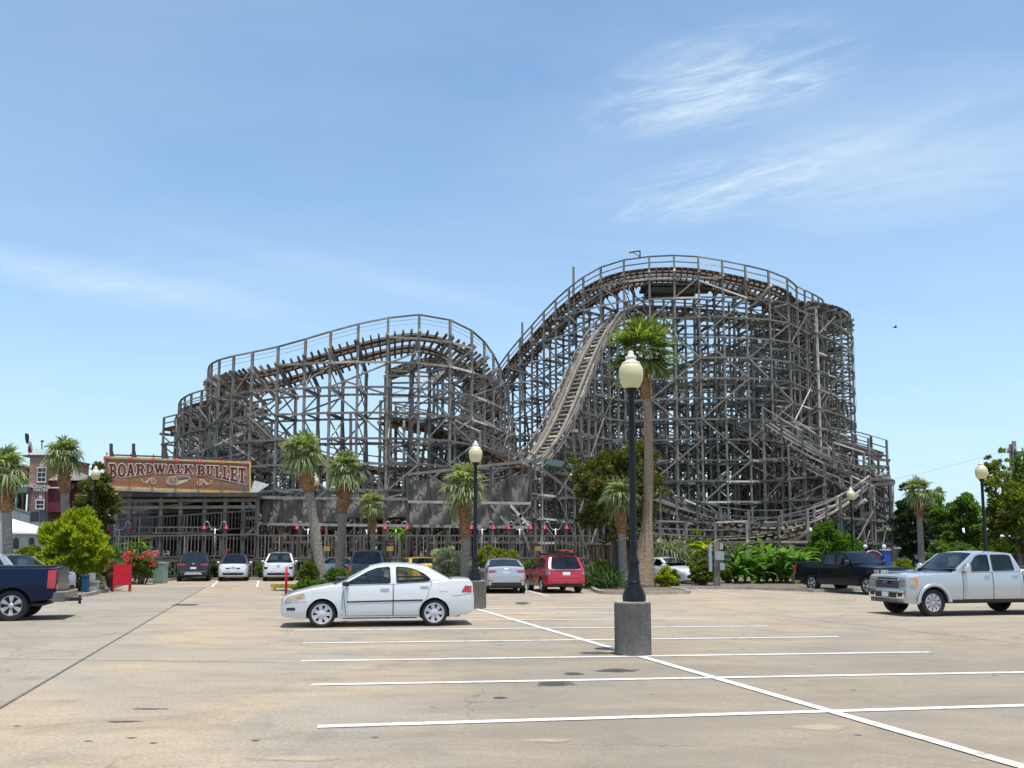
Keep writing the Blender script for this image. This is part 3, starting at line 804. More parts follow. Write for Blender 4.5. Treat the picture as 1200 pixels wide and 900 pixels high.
def make_car(name, label, cat, spec, PAINT, group=None, lod=1.0):
    c = Car(spec); root = thing(name, label, cat, group=group)
    c.Ra = c.R * getattr(c, 'archk', 1.14)
    # ---- body shell
    us = set(np.linspace(0, c.L, int(46 * lod)).tolist()) | {.03, .08, .16, .28, c.L - .03, c.L - .08, c.L - .16, c.L - .28}
    for w in (c.wf, c.wr):
        us |= set((w + c.Ra * np.cos(np.linspace(0, math.pi, 17))).tolist()); us |= {w - c.Ra - 1e-3, w + c.Ra + 1e-3}
    us |= {p[0] for p in c.topl}
    us = sorted(u for u in us if 0 <= u <= c.L)
    body = MB(); rings = []
    for u in us:
        z0 = c.bot(u); z1 = max(c.top(u), z0 + .05); r = min(.06, (z1 - z0) * .4)
        zs = list(np.linspace(z0, z1 - r, 10)); half = [(c.Y(u, z) if z > z0 else c.Y(u, z), z) for z in zs]
        yt = c.Y(u, z1 - r); half += [(yt - r * .12, z1 - r * .45), (yt - r * .5, z1 - r * .08), (yt - r * 1.3, z1 + .004)]
        ye = yt - r * 1.3; crown = c.crown
        for f in (.75, .5, .25): half.append((ye * f, z1 + .004 + crown * (1 - f * f)))
        ring = [(c.X(u), y, z) for y, z in half] + [(c.X(u), 0, z1 + .004 + crown)] + [(c.X(u), -y, z) for y, z in reversed(half)]
        rings.append(ring)
    n = len(rings[0]); vs = [p for r_ in rings for p in r_]; fs = []
    for i in range(len(rings) - 1):
        for k in range(n):
            a, b = i * n + k, i * n + (k + 1) % n; fs.append((a, b, b + n, a + n))
    body.add(vs, fs, True); body.add(rings[0], [tuple(range(n))]); body.add(rings[-1], [tuple(reversed(range(n)))])
    body.build('body', PAINT, root, sharp=28, fixn=True)
    # ---- arch liners and underbody
    li = MB()
    for w in (c.wf, c.wr):
        for sg in (1, -1):
            k = 14; vs = []
            for i in range(k + 1):
                a = math.pi * i / k; x = w + (c.Ra - .012) * math.cos(a); z = c.R + (c.Ra - .012) * math.sin(a)
                vs += [(c.X(x), sg * (c.Y(w, .5) - .012), z), (c.X(x), sg * (c.Y(w, .5) - .34), z)]
            li.add(vs, [(2 * i, 2 * i + 1, 2 * i + 3, 2 * i + 2) for i in range(k)])
            li.add([vs[2 * i + 1] for i in range(k + 1)], [tuple(range(k + 1))])
    zb = min(z for u, z in c.botl)
    li.box((0, 0, zb + .05), (c.L - .7, c.W * .8, .08))
    li.build('underbody', DARKIN, root)
    # ---- cabin
    u0, u1, u2, u3 = c.cab
    zb0, zb3 = c.top(u0), c.top(u3)
    N_ = 10
    ro = [(u1 + (u2 - u1) * i / N_, c.roof(u1 + (u2 - u1) * i / N_)) for i in range(N_ + 1)]
    belt = [(u3 + (u0 - u3) * i / 8, c.top(u3 + (u0 - u3) * i / 8) - .02) for i in range(9)]
    outer = ro + belt[0:] 
    wins = [rounded(w, .05) for w in c.wins]
    cb = c.side_poly(outer, wins, off=-.004)
    cr = c.rcrown
    def roof_fn(a, b):
        u = u1 + (u2 - u1) * a; v = 2 * b - 1; z = c.roof(u); y = v * (c.Y(u, z) - .004)
        return (c.X(u), y, z + cr * (1 - v * v) ** .8 + 0)
    cb.grid(roof_fn, 10, 14)
    def screen(ub, ut, zbot, rr=False):
        bow = .14 if not rr else -.08
        def fn(a, b):
            v = 2 * b - 1; z = zbot + (c.roof(ut) - zbot) * a; u = ub + (ut - ub) * a
            z2 = z + (cr if a > .999 else cr * a) * (1 - v * v) ** .8
            y = v * (c.Y(u, z) - .004)
            return (c.X(u - bow * (1 - v * v) * (1 - a)), y, z2)
        return fn
    cols = 14
    def part(fn, cols, j0, j1, off=0):
        m = MB(); nu = 6
        vs = [fn(i / nu, j / cols) for i in range(nu + 1) for j in range(j0, j1 + 1)]; w = j1 - j0 + 1
        m.add(vs, [(i * w + j, (i + 1) * w + j, (i + 1) * w + j + 1, i * w + j + 1) for i in range(nu) for j in range(j1 - j0)], True); return m
    ws = screen(u0, u1, zb0 - .02); rs = screen(u3, u2, zb3 - .02, True)
    for fn in (ws, rs):
        for j0, j1 in ((0, 1), (cols - 1, cols)):
            q = part(fn, cols, j0, j1); cb.add(q.v, q.f, True)
    cb.build('cabin', getattr(c, 'cabmat', None) or PAINT, root, sharp=35)
    gl = c.glass
    part(ws, cols, 1, cols - 1).build('windshield', GLASS if gl is None else gl[0], root)
    part(rs, cols, 1, cols - 1).build('rear_window', GLASS if gl is None else gl[1], root)
    g2 = GLASS if gl is None else gl[1]
    for w in wins:
        for sg in (1, -1):
            sw_ = c.side_poly(w, off=-.012, sides=(sg,)).build('side_window', g2, root); fr = MB()   # dark rubber seal round each side glass
            k = len(w)
            for i in range(k):
                a, b = w[i], w[(i + 1) % k]
                fr.beam((c.X(a[0]), sg * (c.Y(*a) - .002), a[1]), (c.X(b[0]), sg * (c.Y(*b) - .002), b[1]), .014, .02)
            fr.build('window_seal', TRIM, sw_)
    # ---- interior
    it = MB(); zi = min(zb0, zb3) - .02
    it.poly([(u0 + .05, -1), (u3 - .05, -1), (u3 - .05, 1), (u0 + .05, 1)], fn=lambda u, y: (c.X(u), y * (c.Y(u, zi) - .08), max(c.top(u0), c.top(u3)) + c.crown + .012))
    it.build('dashboard', DARKIN, root)
    st = MB(); zs0 = max(c.top(u0), c.top(u3)) + c.crown; hh = c.roof((u1 + u2) / 2)
    for us_ in c.seats:
        for sg in (1, -1):
            st.box((c.X(us_), sg * c.W * .21, (zs0 + hh * .96) / 2 - .02), (.14, .46, max(.1, (hh - zs0) * .55)), ry=-.2)
            st.box((c.X(us_ + .06), sg * c.W * .21, hh - .2), (.1, .26, .17), ry=-.15)
    st.build('seat', SEATM, root)
    sw = MB(); sw.lathe([(.17, -.015), (.19, 0), (.17, .015), (.155, 0), (.17, -.015)], 20); so_ = sw.build('steering_wheel', DARKIN, root)
    so_.location = (c.X(c.seats[0] - .5), c.W * .21, zs0 + .07); so_.rotation_euler = (0, R(-65), 0)
    # ---- doors
    for (ua0, ua1, ub0, ub1, z0) in c.doors:
        zt = lambda u: c.top(u) - .015
        for sg in (1, -1):
            def dfn(a, b, e=0.0, off=.007):
                ul = ua0 + (ub0 - ua0) * b; ur = ua1 + (ub1 - ua1) * b; u = ul + (ur - ul) * a
                u = u + e * (2 * a - 1); z = z0 + (zt(u) - z0) * b + e * (2 * b - 1)
                lim = c.bot(u) + .03
                z = max(z, lim)
                return (c.X(u), sg * (c.Y(u, z) + off), z)
            m = MB(); m.grid(dfn, 14, 10); d = m.build('door', PAINT, root)
            m2 = MB(); m2.grid(lambda a, b: dfn(a, b, .011, .003), 14, 10); m2.build('door_seal', TRIM, d)
            uh = ub1 - .18; zh = c.top(uh) - c.handle
            h = MB(); h.box((c.X(uh), sg * (c.Y(uh, zh) + .022), zh), (.2, .03, .035)); h.box((c.X(uh), sg * (c.Y(uh, zh) + .006), zh - .025), (.13, .012, .07))
            h.build('handle', c.handmat or PAINT, d)
    # ---- mirrors
    um = u0 + c.mirror[0]; zm = c.top(um) + c.mirror[1]
    for sg in (1, -1):
        m = MB(); y = sg * (c.Y(um, zm) + .13); s_ = c.mirror[2]
        prof = [(-.02, .3), (0, .7), (.05, .95), (.1, 1), (.14, .97)]
        vs = []; k = 12
        for dx, f in prof:
            for i in range(k):
                a = 2 * math.pi * i / k
                vs.append((c.X(um) + .08 - dx, y + .1 * s_ * f * max(-.85, min(.85, 1.15 * math.cos(a))), zm + .075 * s_ * c.mirror[3] * f * max(-.85, min(.85, 1.2 * math.sin(a)))))
        fs = [(i * k + j, i * k + (j + 1) % k, (i + 1) * k + (j + 1) % k, (i + 1) * k + j) for i in range(len(prof) - 1) for j in range(k)]
        fs += [tuple(reversed(range(k))), tuple((len(prof) - 1) * k + j for j in range(k))]
        m.add(vs, fs, True); m.beam((c.X(um), sg * (c.Y(um, zm) - .05), zm - .05), (c.X(um), y, zm - .03), .05, .04)
        m.build('mirror', c.mirmat or PAINT, root, sharp=40, fixn=True)
    # ---- wheels
    for w in (c.wf, c.wr):
        for sg in (1, -1):
            wheel(root, c.R, c.tw, c.rr, c.spokes, c.style, (c.X(w), sg * (c.Y(w, .45) - c.tw / 2 - .015), c.R), sg, c.rimmat)
    # ---- trim listed in the spec
    for t in c.trim:
        kind, nm, mat_, corners = t[:4]; off = t[4] if len(t) > 4 else .009
        if kind == 'side':
            for sg in (1, -1): c.side_patch(corners, off, sides=(sg,)).build(nm, mat_, root)
        elif kind == 'front': c.end_patch(corners, off).build(nm, mat_, root)
        elif kind == 'rear': c.end_patch(corners, off, True).build(nm, mat_, root)
        elif kind == 'front2':
            for q in both(corners): c.end_patch(q, off).build(nm, mat_, root)
        elif kind == 'rear2':
            for q in both(corners): c.end_patch(q, off, True).build(nm, mat_, root)
        elif kind == 'box':
            m = MB(); m.box((c.X(corners[0]), corners[1], corners[2]), corners[3:6]); m.build(nm, mat_, root)
        elif kind == 'box2':
            for sg in (1, -1):
                m = MB(); m.box((c.X(corners[0]), sg * corners[1], corners[2]), corners[3:6]); m.build(nm, mat_, root)
    root['_'] = 0; del root['_']
    return root, c
def put(root, car, px, py, heading, wheel_u, sg, k=1.0):
    """stand the wheel at wheel_u on side sg (+1 left) on the ground under photo point px,py"""
    g_ = G(px, py); h = Vector(heading).normalized(); a = math.atan2(h.y, h.x)
    loc = Matrix.Rotation(a, 3, 'Z') @ Vector((car.X(wheel_u), sg * (car.W / 2 - .1), 0)) * k
    root.scale = (k, k, k)
    root.location = (g_.x - loc.x, g_.y - loc.y, 0); root.rotation_euler = (0, 0, a)
def rect(y0, y1, z0, z1): return [(y0, z0), (y1, z0), (y1, z1), (y0, z1)]
def srect(u0, u1, z0, z1): return [(u0, z0), (u1, z0), (u1, z1), (u0, z1)]

WHITE = paint('white_car_paint', (.66, .66, .655), 0, .28, dirt=.03)
WHITE2 = paint('pearl_white_car_paint', (.68, .68, .67), 0, .25, dirt=.03)
SILVER = paint('silver_car_paint', (.50, .505, .52), .55, .3, dirt=.04)
SILVERW = paint('bright_silver_truck_paint', (.50, .51, .53), .45, .3, dirt=.05)
NAVY = paint('navy_truck_paint', (.006, .014, .042), .25, .25, dirt=.01)
BLACKP = paint('black_truck_paint', (.004, .006, .010), .0, .25, dirt=.01)
GREYP = paint('dark_grey_car_paint', (.05, .048, .05), .4, .3, dirt=.03)
SLATE = paint('slate_car_paint', (.045, .055, .065), .3, .3, dirt=.03)
REDC = paint('red_car_paint', (.50, .008, .022), .05, .25, dirt=.03)
YEL = paint('yellow_car_paint', (.75, .48, .01), 0, .28, dirt=.02)
PALEG = paint('pale_green_silver_paint', (.42, .46, .45), .4, .3, dirt=.04)

YLAMP = plain('yellowed_headlamp', (.46, .42, .27), .12, .3, 18, .2, .8)
# --- white compact sedan in the middle
sedan = dict(L=4.53, W=1.7, wf=.95, wr=3.56, R=.315, tw=.19, rr=.235, spokes=7, style='cap', rimmat=HUBCAP, crown=.035, rcrown=.055,
    topl=[(0, .55), (.03, .64), (.1, .71), (.3, .80), (.7, .90), (1.1, .965), (1.35, .985), (1.6, .975), (2.6, 1.0), (3.4, 1.045), (3.9, 1.085), (4.2, 1.10), (4.42, 1.085), (4.49, 1.0), (4.53, .72)],
    botl=[(0, .30), (.1, .24), (.5, .2), (4.0, .22), (4.4, .28), (4.53, .36)],
    planl=[(0, .66), (.04, .76), (.12, .85), (.3, .93), (.6, .98), (1.0, 1), (3.5, 1), (4.1, .97), (4.38, .9), (4.49, .82), (4.53, .74)],
    sidel=[(.15, .93), (.35, .985), (.6, 1.0), (.85, .975), (1.0, .93), (1.1, .90), (1.42, .70), (1.5, .66)],
    cab=(1.18, 2.02, 3.42, 4.0), roofl=[(1.18, 1.0), (2.02, 1.375), (2.3, 1.43), (2.6, 1.447), (2.95, 1.44), (3.25, 1.405), (3.42, 1.375), (4.0, 1.1)],
    wins=[[(1.46, 1.0), (2.52, 1.02), (2.50, 1.395), (2.2, 1.365), (2.0, 1.29)], [(2.66, 1.025), (3.4, 1.065), (3.47, 1.10), (3.3, 1.24), (3.08, 1.335), (2.92, 1.375), (2.65, 1.395)]],
    doors=[(1.50, 2.57, 1.42, 2.57, .27), (2.6, 3.22, 2.6, 3.5, .27)], handle=.10, handmat=None, mirror=(.32, .03, .9, 1.0), mirmat=TRIM, seats=(2.45, 3.4), glass=None,
    trim=[('side', 'rub_strip', TRIM, [(1.52, .57), (3.28, .60), (3.28, .635), (1.52, .605)], .014),
          ('side', 'headlight', YLAMP, [(.08, .585), (.56, .70), (.54, .80), (.16, .715)], .008), ('side', 'turn_signal', AMBER, [(.34, .652), (.50, .70), (.47, .75), (.38, .715)], .012),
          ('front2', 'headlight', YLAMP, [(.36, .585), (.62, .6), (.62, .68), (.42, .66)], .01),
          ('side', 'taillight', REDL, [(4.20, .80), (4.46, .78), (4.46, .93), (4.30, .95)], .008), ('rear2', 'taillight', REDL, rect(.45, .68, .78, .95), .01),
          ('front', 'grille', TRIM, rect(-.3, .3, .60, .66)), ('front', 'lower_intake', TRIM, rect(-.4, .4, .34, .44)),
          ('side', 'fog_lamp_recess', TRIM, [(.14, .40), (.34, .40), (.34, .47), (.14, .46)], .008),
          ('side', 'panel_gap', TRIM, [(.08, .560), (.60, .605), (.60, .613), (.08, .568)], .003), ('side', 'panel_gap', TRIM, [(3.98, .70), (4.46, .745), (4.46, .753), (3.98, .708)], .003), ('side', 'panel_gap', TRIM, [(1.405, .27), (1.413, .27), (1.413, .97), (1.405, .97)], .003), ('side', 'sill_shade_strip', TRIM, srect(1.42, 3.15, .195, .225), .0),  # sill strip: shade under the doors painted as a dark band
          ('side', 'fuel_door', WHITE, srect(3.68, 3.86, .82, .97), .005),
          ('rear', 'license_plate', WHITEP, rect(-.16, .16, .72, .86))])
o, c = make_car('compact_sedan', 'white compact sedan with silver hubcaps and a dark rub strip, parked across the middle stalls', 'car', sedan, WHITE)
put(o, c, 377, 735.5, (-.985, -.173), c.wf, 1)

# --- pickups
SATIN = plain('satin_grey_metal', (.16, .15, .145), .3, .15, 5, .5)

def truck(W=1.99, Ht=1.92, R_=.405, rr=.265, spokes=6, style='double', glass=(GLASS, GLASST), rim=ALLOY, face='chrome', trimmat=None, bodyl=5.89):
    Lh = bodyl; s = dict(L=Lh, W=W, wf=.88, wr=4.62, R=R_, tw=.27, rr=rr, spokes=spokes, style=style, rimmat=rim, crown=.03, rcrown=.045, archk=1.17,
    topl=[(0, .70), (.02, .78), (.05, 1.14), (.12, 1.2), (.6, 1.235), (1.55, 1.275), (1.8, 1.29), (3.9, 1.31), (3.98, 1.36), (4.0, 1.38), (5.8, 1.38), (5.87, 1.37), (5.89, .62)],
    botl=[(0, .40), (.3, .36), (1.3, .42), (1.5, .42), (4.0, .42), (5.2, .48), (5.89, .56)],
    planl=[(0, .86), (.03, .9), (.12, .95), (.4, .985), (.8, 1), (5.4, 1), (5.8, .985), (5.89, .96)],
    sidel=[(.35, .95), (.6, .99), (.9, 1.0), (1.15, .985), (1.3, .95), (1.4, .935), (1.8, .855), (1.95, .82)],
    cab=(1.62, 2.42, 3.7, 3.96), roofl=[(1.62, 1.3), (2.42, Ht - .075), (2.7, Ht - .035), (3.1, Ht - .03), (3.5, Ht - .045), (3.7, Ht - .075), (3.96, 1.36)],
    wins=[[(2.02, 1.32), (2.84, 1.335), (2.84, Ht - .11), (2.56, Ht - .11), (2.42, Ht - .16)], [(2.95, 1.335), (3.7, 1.35), (3.62, Ht - .14), (3.5, Ht - .11), (2.95, Ht - .11)]],
    doors=[(1.86, 2.88, 1.88, 2.88, .5), (2.91, 3.86, 2.91, 3.86, .5)], handle=.12, handmat=CHROME, mirror=(.34, .12, 1.3, 1.6), mirmat=CHROME, seats=(2.75, 3.6), glass=glass,
    trim=[('box', 'bed_liner', DARKIN, (4.92, 0, 1.408, 1.72, W * .80, .06)), ('side', 'bed_gap', TRIM, srect(3.955, 3.985, .5, 1.345), .004),
          ('side', 'rocker_trim', trimmat or TRIM, srect(1.5, 4.05, .42, .49), .008),
          ('front', 'front_bumper', CHROME, rect(-.86, .86, .52, .76), .05), ('front', 'bumper_intake', TRIM, rect(-.5, .5, .54, .68), .058), ('front', 'license_plate', WHITEP, rect(-.16, .16, .56, .70), .066),
          ('front', 'air_dam', TRIM, rect(-.8, .8, .38, .52), .0),
          ('front', 'grille', CHROME, rect(-.56, .56, .80, 1.15), .02),
          ] + [('front', 'grille_slot', TRIM, rect(-.5, .5, z, z + .055), .03) for z in (.83, .91, .99, 1.07)] +
         [('front2', 'headlight', CLEARL, rect(.60, .90, .82, 1.13), .02), ('side', 'headlight', CLEARL, srect(.10, .30, .84, 1.13), .008), ('side', 'turn_signal', AMBER, srect(.26, .37, .95, 1.14), .013),
          ('front2', 'fog_lamp', TRIM, rect(.58, .74, .58, .69), .062),
          ('rear', 'tailgate', SATIN, rect(-.72, .72, .68, 1.30), .012), ('rear2', 'taillight', REDL, rect(.76, .89, .82, 1.30), .012), ('side', 'taillight', REDL, srect(5.68, 5.87, .84, 1.32), .01),
          ('box', 'rear_bumper', SATIN, (5.95, 0, .61, .30, W * .97, .25)), ('box', 'bumper_strip', CHROME, (5.96, 0, .745, .28, W * .95, .03)), ('box', 'bumper_step', TRIM, (5.95, 0, .58, .22, .7, .12)), ('box2', 'mud_flap', TRIM, (5.12, W * .42, .45, .03, .26, .3)),
          ('box2', 'exhaust', DARKIN, (5.0, .5, .40, 1.0, .08, .08))])
    return s
f1 = truck(spokes=9)
emb = MB(); 
o, c = make_car('pickup_truck', 'bright silver crew cab pickup with chrome grille, near the right edge', 'pickup truck', f1, SILVERW)
emb.lathe([(.001, .02), (.1, .018), (.115, 0)], 20, axis='X'); e = emb.build('emblem', plain('blue_oval', (.02, .06, .22), .3, .1), o); e.location = (c.X(-.05), 0, .98); e.scale = (1, 1.15, .5)
for sg in (1, -1):
    fl = MB(); k = 16; vs = []
    for i in range(k + 1):
        a = math.pi * (i / k * .98 + .01); 
        for rad, off in ((c.Ra - .0, .0), (c.Ra + .01, .028), (c.Ra + .085, .024), (c.Ra + .10, .0)):
            vs.append((c.X(c.wf + rad * math.cos(a)), sg * (c.Y(c.wf, .9) + off), c.R + rad * math.sin(a)))
    fl.add(vs, [(4 * i + j, 4 * i + j + 1, 4 * i + 5 + j, 4 * i + 4 + j) for i in range(k) for j in range(3)], True)
    fl.build('wheel_arch_flare', SILVERW, o, fixn=True)
put(o, c, 1094, 722.5, (-.98, -.2), c.wf, 1, .92)
f2 = truck(spokes=6, style='double', glass=(GLASST, GLASST), trimmat=None); f2['wr'] = 4.84; f2['L'] = 5.89
o, c = make_car('pickup_truck', 'dark navy pickup cut off by the left edge, tailgate and tow hitch showing', 'pickup truck', f2, NAVY)
hb = MB(); hb.box((c.X(6.08), 0, .50), (.5, .09, .09)); hb.box((c.X(6.32), 0, .49), (.06, .06, .24)); hb.box((c.X(6.32), 0, .5), (.1, .14, .05)); hb.build('tow_hitch', TRIM, o)
put(o, c, 12, 728, (-.953, -.303), c.wr, 1, .97)
f3 = truck(spokes=5, style='double', glass=(GLASST, GLASST), bodyl=5.89)
f3['mirmat'] = TRIM; f3['handmat'] = TRIM
o, c = make_car('pickup_truck', 'black crew cab pickup nosing out from beside the round green bush', 'pickup truck', f3, BLACKP)
put(o, c, 952, 693, (.33, -.944), c.wr, -1, .91)

# --- crossovers
def suv(L_=4.5, W=1.84, H=1.68, hood=1.02, belt=1.06, R_=.36, cab=(1.25, 2.05, 3.75, 4.36), trim=(), glass=(GLASS, GLASST), rim=ALLOY, mir=None, cabmat=None, tail=1.05, style='double', deck=None):
    b = belt
    return dict(L=L_, W=W, wf=.93, wr=L_ - .98, R=R_, tw=.23, rr=R_ - .11, spokes=5, style=style, rimmat=rim, crown=.03, rcrown=.05, cabmat=cabmat,
    topl=[(0, .62), (.03, .78), (.08, hood - .1), (.2, hood - .04), (.7, hood), (cab[0], b - .02), (2.2, b), (cab[3] - .4, b + .06), (cab[3], b + .04), (L_ - .06, tail), (L_, .6)],
    botl=[(0, .36), (.2, .26), (.6, .24), (L_ - .8, .26), (L_ - .1, .34), (L_, .42)],
    planl=[(0, .72), (.04, .82), (.12, .9), (.3, .96), (.7, 1), (L_ - .8, 1), (L_ - .25, .96), (L_ - .06, .9), (L_, .84)],
    sidel=[(.2, .94), (.45, .99), (.75, 1.0), (b - .05, .96), (b + .05, .925), (H - .08, .72), (H, .69)],
    cab=cab, roofl=[(cab[0], b), (cab[1], H - .09), (cab[1] + .5, H - .05), ((cab[1] + cab[2]) / 2, H - .045), (cab[2] - .3, H - .07), (cab[2], H - .1), (cab[3], b)],
    wins=[[(cab[0] + .42, b + .02), (2.45, b + .04), (2.45, H - .13), (cab[1] + .2, H - .135)], [(2.56, b + .04), (3.35, b + .06), (3.3, H - .15), (2.56, H - .13)], [(3.44, b + .07), (min(3.8, cab[3] - .38), b + .09), (min(3.62, cab[2] - .1), H - .18), (3.4, H - .15)]],
    doors=[(1.45, 2.5, 1.45, 2.5, .36), (2.53, 3.1, 2.53, 3.4, .36)], handle=.12, handmat=None, mirror=(.36, .06, 1.0, 1.1), mirmat=mir, seats=(2.3, 3.2), glass=glass, trim=list(trim))
nose = lambda g0, g1: [('front', 'grille', TRIM, [(-.34, g0), (.34, g0), (.52, g1), (-.52, g1)], .01), ('front', 'grille_bar', CHROME, [(-.16, g0 + .02), (.16, g0 + .02), (.2, g0 + .06), (-.2, g0 + .06)], .018), ('front', 'emblem', CHROME, rect(-.08, .08, (g0 + g1) / 2, (g0 + g1) / 2 + .12), .022),
        ('front2', 'headlight', TRIM, [(.5, g1 - .03), (.82, g1 + .06), (.86, g1 + .12), (.56, g1 + .05)], .012), ('front2', 'daytime_lamp', CLEARL, [(.6, g1 + .0), (.82, g1 + .07), (.84, g1 + .1), (.62, g1 + .035)], .02),
        ('front', 'lower_intake', TRIM, [(-.72, .34), (.72, .34), (.6, .50), (-.6, .50)], .012), ('front', 'skid_plate', ALLOY, rect(-.62, .62, .30, .35), .02), ('front', 'license_plate', WHITEP, rect(-.15, .15, .52, .64), .024), ('side', 'sill_trim', TRIM, srect(1.25, 3.25, .26, .36), .01)]
s1 = suv(L_=4.65, H=1.70, hood=1.06, belt=1.1, trim=nose(.72, .94) + [('front2', 'air_vent', TRIM, [(.6, .72), (.82, .72), (.84, .86), (.58, .84)], .014)], glass=(GLASS, GLASST))
o, c = make_car('crossover', 'tall white crossover facing the camera, nearest the palm island', 'car', s1, WHITE2)
put(o, c, 343, 680.5, (.22, -.975), c.wf, 1)
s2 = suv(L_=4.3, W=1.76, H=1.60, hood=1.0, belt=1.03, R_=.34, trim=nose(.68, .88), glass=(GLASST, GLASST), cabmat=TRIM)
o, c = make_car('crossover', 'white small crossover with a black roof facing the camera, beside the dark grey car', 'car', s2, WHITE2)
put(o, c, 289.5, 680.5, (.26, -.965), c.wf, 1)
tailp = lambda z0, z1: [('rear2', 'taillight', REDL, [(.38, z0), (.80, z0 - .02), (.84, z1 + .03), (.42, z1)], .012), ('rear', 'license_plate', WHITEP, rect(-.16, .16, .72, .84), .02), ('rear', 'rear_bumper', TRIM, rect(-.76, .76, .34, .56), .012), ('rear', 'skid_plate', ALLOY, [(-.5, .40), (.5, .40), (.42, .54), (-.42, .54)], .03), ('rear', 'trim_strip', CHROME, rect(-.7, .7, .56, .575), .02), ('side', 'sill_trim', TRIM, srect(1.25, 3.3, .26, .36), .01)]
s3 = suv(L_=4.7, W=1.9, H=1.68, hood=1.02, belt=1.06, trim=tailp(.94, 1.02) + [('rear', 'emblem', CHROME, rect(-.06, .06, 1.0, 1.08), .02)], glass=(GLASST, GLASST), cab=(1.3, 2.1, 3.45, 4.5), tail=1.1)
s3['wins'] = [[(1.72, 1.08), (2.45, 1.1), (2.45, 1.55), (2.28, 1.545)], [(2.56, 1.1), (3.45, 1.12), (3.2, 1.52), (2.56, 1.55)]]
o, c = make_car('coupe_suv', 'dark grey fastback crossover seen from behind, in the row by the picket fence', 'car', s3, GREYP)
put(o, c, 209, 681, (-.3, .954), c.wr, 1)
s4 = suv(L_=4.7, W=1.87, H=1.82, hood=1.15, belt=1.2, R_=.39, trim=[('rear2', 'taillight', REDL, rect(.72, .86, .85, 1.1), .015), ('front2', 'headlight', CLEARL, rect(.55, .75, .86, 1.02), .015), ('front', 'grille', TRIM, rect(-.45, .45, .8, 1.02), .012), ('front', 'front_bumper', TRIM, rect(-.8, .8, .45, .65), .06)], glass=(GLASST, GLASST), cab=(1.55, 1.95, 4.35, 4.55), mir=TRIM)
s4['wins'] = [[(1.8, 1.22), (2.6, 1.24), (2.6, 1.69), (2.02, 1.69)], [(2.7, 1.24), (3.4, 1.25), (3.4, 1.68), (2.7, 1.69)], [(3.5, 1.25), (4.2, 1.25), (4.15, 1.67), (3.5, 1.68)]]
o, c = make_car('off_road_suv', 'slate grey boxy off-roader half hidden behind the white sedan roof', 'car', s4, SLATE)
put(o, c, 410, 689, (-.12, .993), c.wr, 1)
# red wagon
s5 = suv(L_=4.45, W=1.80, H=1.6, hood=.95, belt=.99, R_=.33, glass=(GLASST, GLASST), cab=(1.3, 2.05, 4.0, 4.36), tail=1.0, mir=TRIM, style='double',
    trim=[('rear2', 'taillight', CLEARL, [(.70, .80), (.86, .80), (.84, 1.06), (.74, 1.06)], .014), ('rear2', 'taillight', REDL, [(.66, .74), (.86, .74), (.86, .80), (.66, .80)], .014), ('side', 'taillight', CLEARL, [(4.25, .78), (4.40, .78), (4.38, 1.04), (4.30, 1.04)], .01),
          ('rear', 'license_plate', WHITEP, rect(-.16, .16, .76, .90), .02), ('rear', 'garnish', CHROME, rect(-.62, .62, .985, 1.03), .02), ('rear', 'tailgate_seam', TRIM, rect(-.68, .68, .62, .635), .014), ('rear', 'rear_bumper', REDC, rect(-.82, .82, .42, .62), .05), ('rear', 'bumper_underside', TRIM, rect(-.7, .7, .3, .42), .02),
          ('box2', 'roof_rail', TRIM, (2.95, .56, 1.62, 1.9, .05, .05)), ('box', 'tow_hitch', TRIM, (4.55, 0, .4, .2, .07, .07)), ('side', 'sill_trim', plain('silver_cladding', (.35, .34, .33), .5, .1), srect(1.3, 3.1, .26, .42), .01)])
o, c = make_car('station_wagon', 'red station wagon with kit strapped on its roof rack, seen from behind', 'car', s5, REDC)
put(o, c, 636, 694.5, (-.2, .98), c.wr, 1)
rk = MB()
for u in (2.3, 3.7): rk.box((c.X(u), 0, 1.66), (.06, 1.2, .04))
rk.build('roof_rack', TRIM, o)
kb_ = MB(); 
for i in range(7): kb_.box((c.X(2.9 + .07 * i), -.05 + .03 * math.sin(i), 1.72 + .03 * math.cos(i * 1.3)), (.35, .85 - .05 * i, .09), rz=.1 * math.sin(i * 2))
kobj = kb_.build('roof_load', TRIM, None)
kobj.location = o.location; kobj.rotation_euler = o.rotation_euler; tag(kobj, 'dark folded kit lashed to the roof rack of the red wagon', 'luggage')
ob2 = MB(); ob2.box((c.X(3.3), -.1, 1.80), (.35, .4, .07), rz=.4); ob2.box((c.X(3.0), -.45, 1.76), (.3, .3, .1), rz=.2)
ob2 = ob2.build('bundle', plain('orange_red_cloth', (.55, .09, .04), .8, .25), None); ob2.location = o.location; ob2.rotation_euler = o.rotation_euler; tag(ob2, 'orange and red bundle on top of the red wagon load', 'luggage')
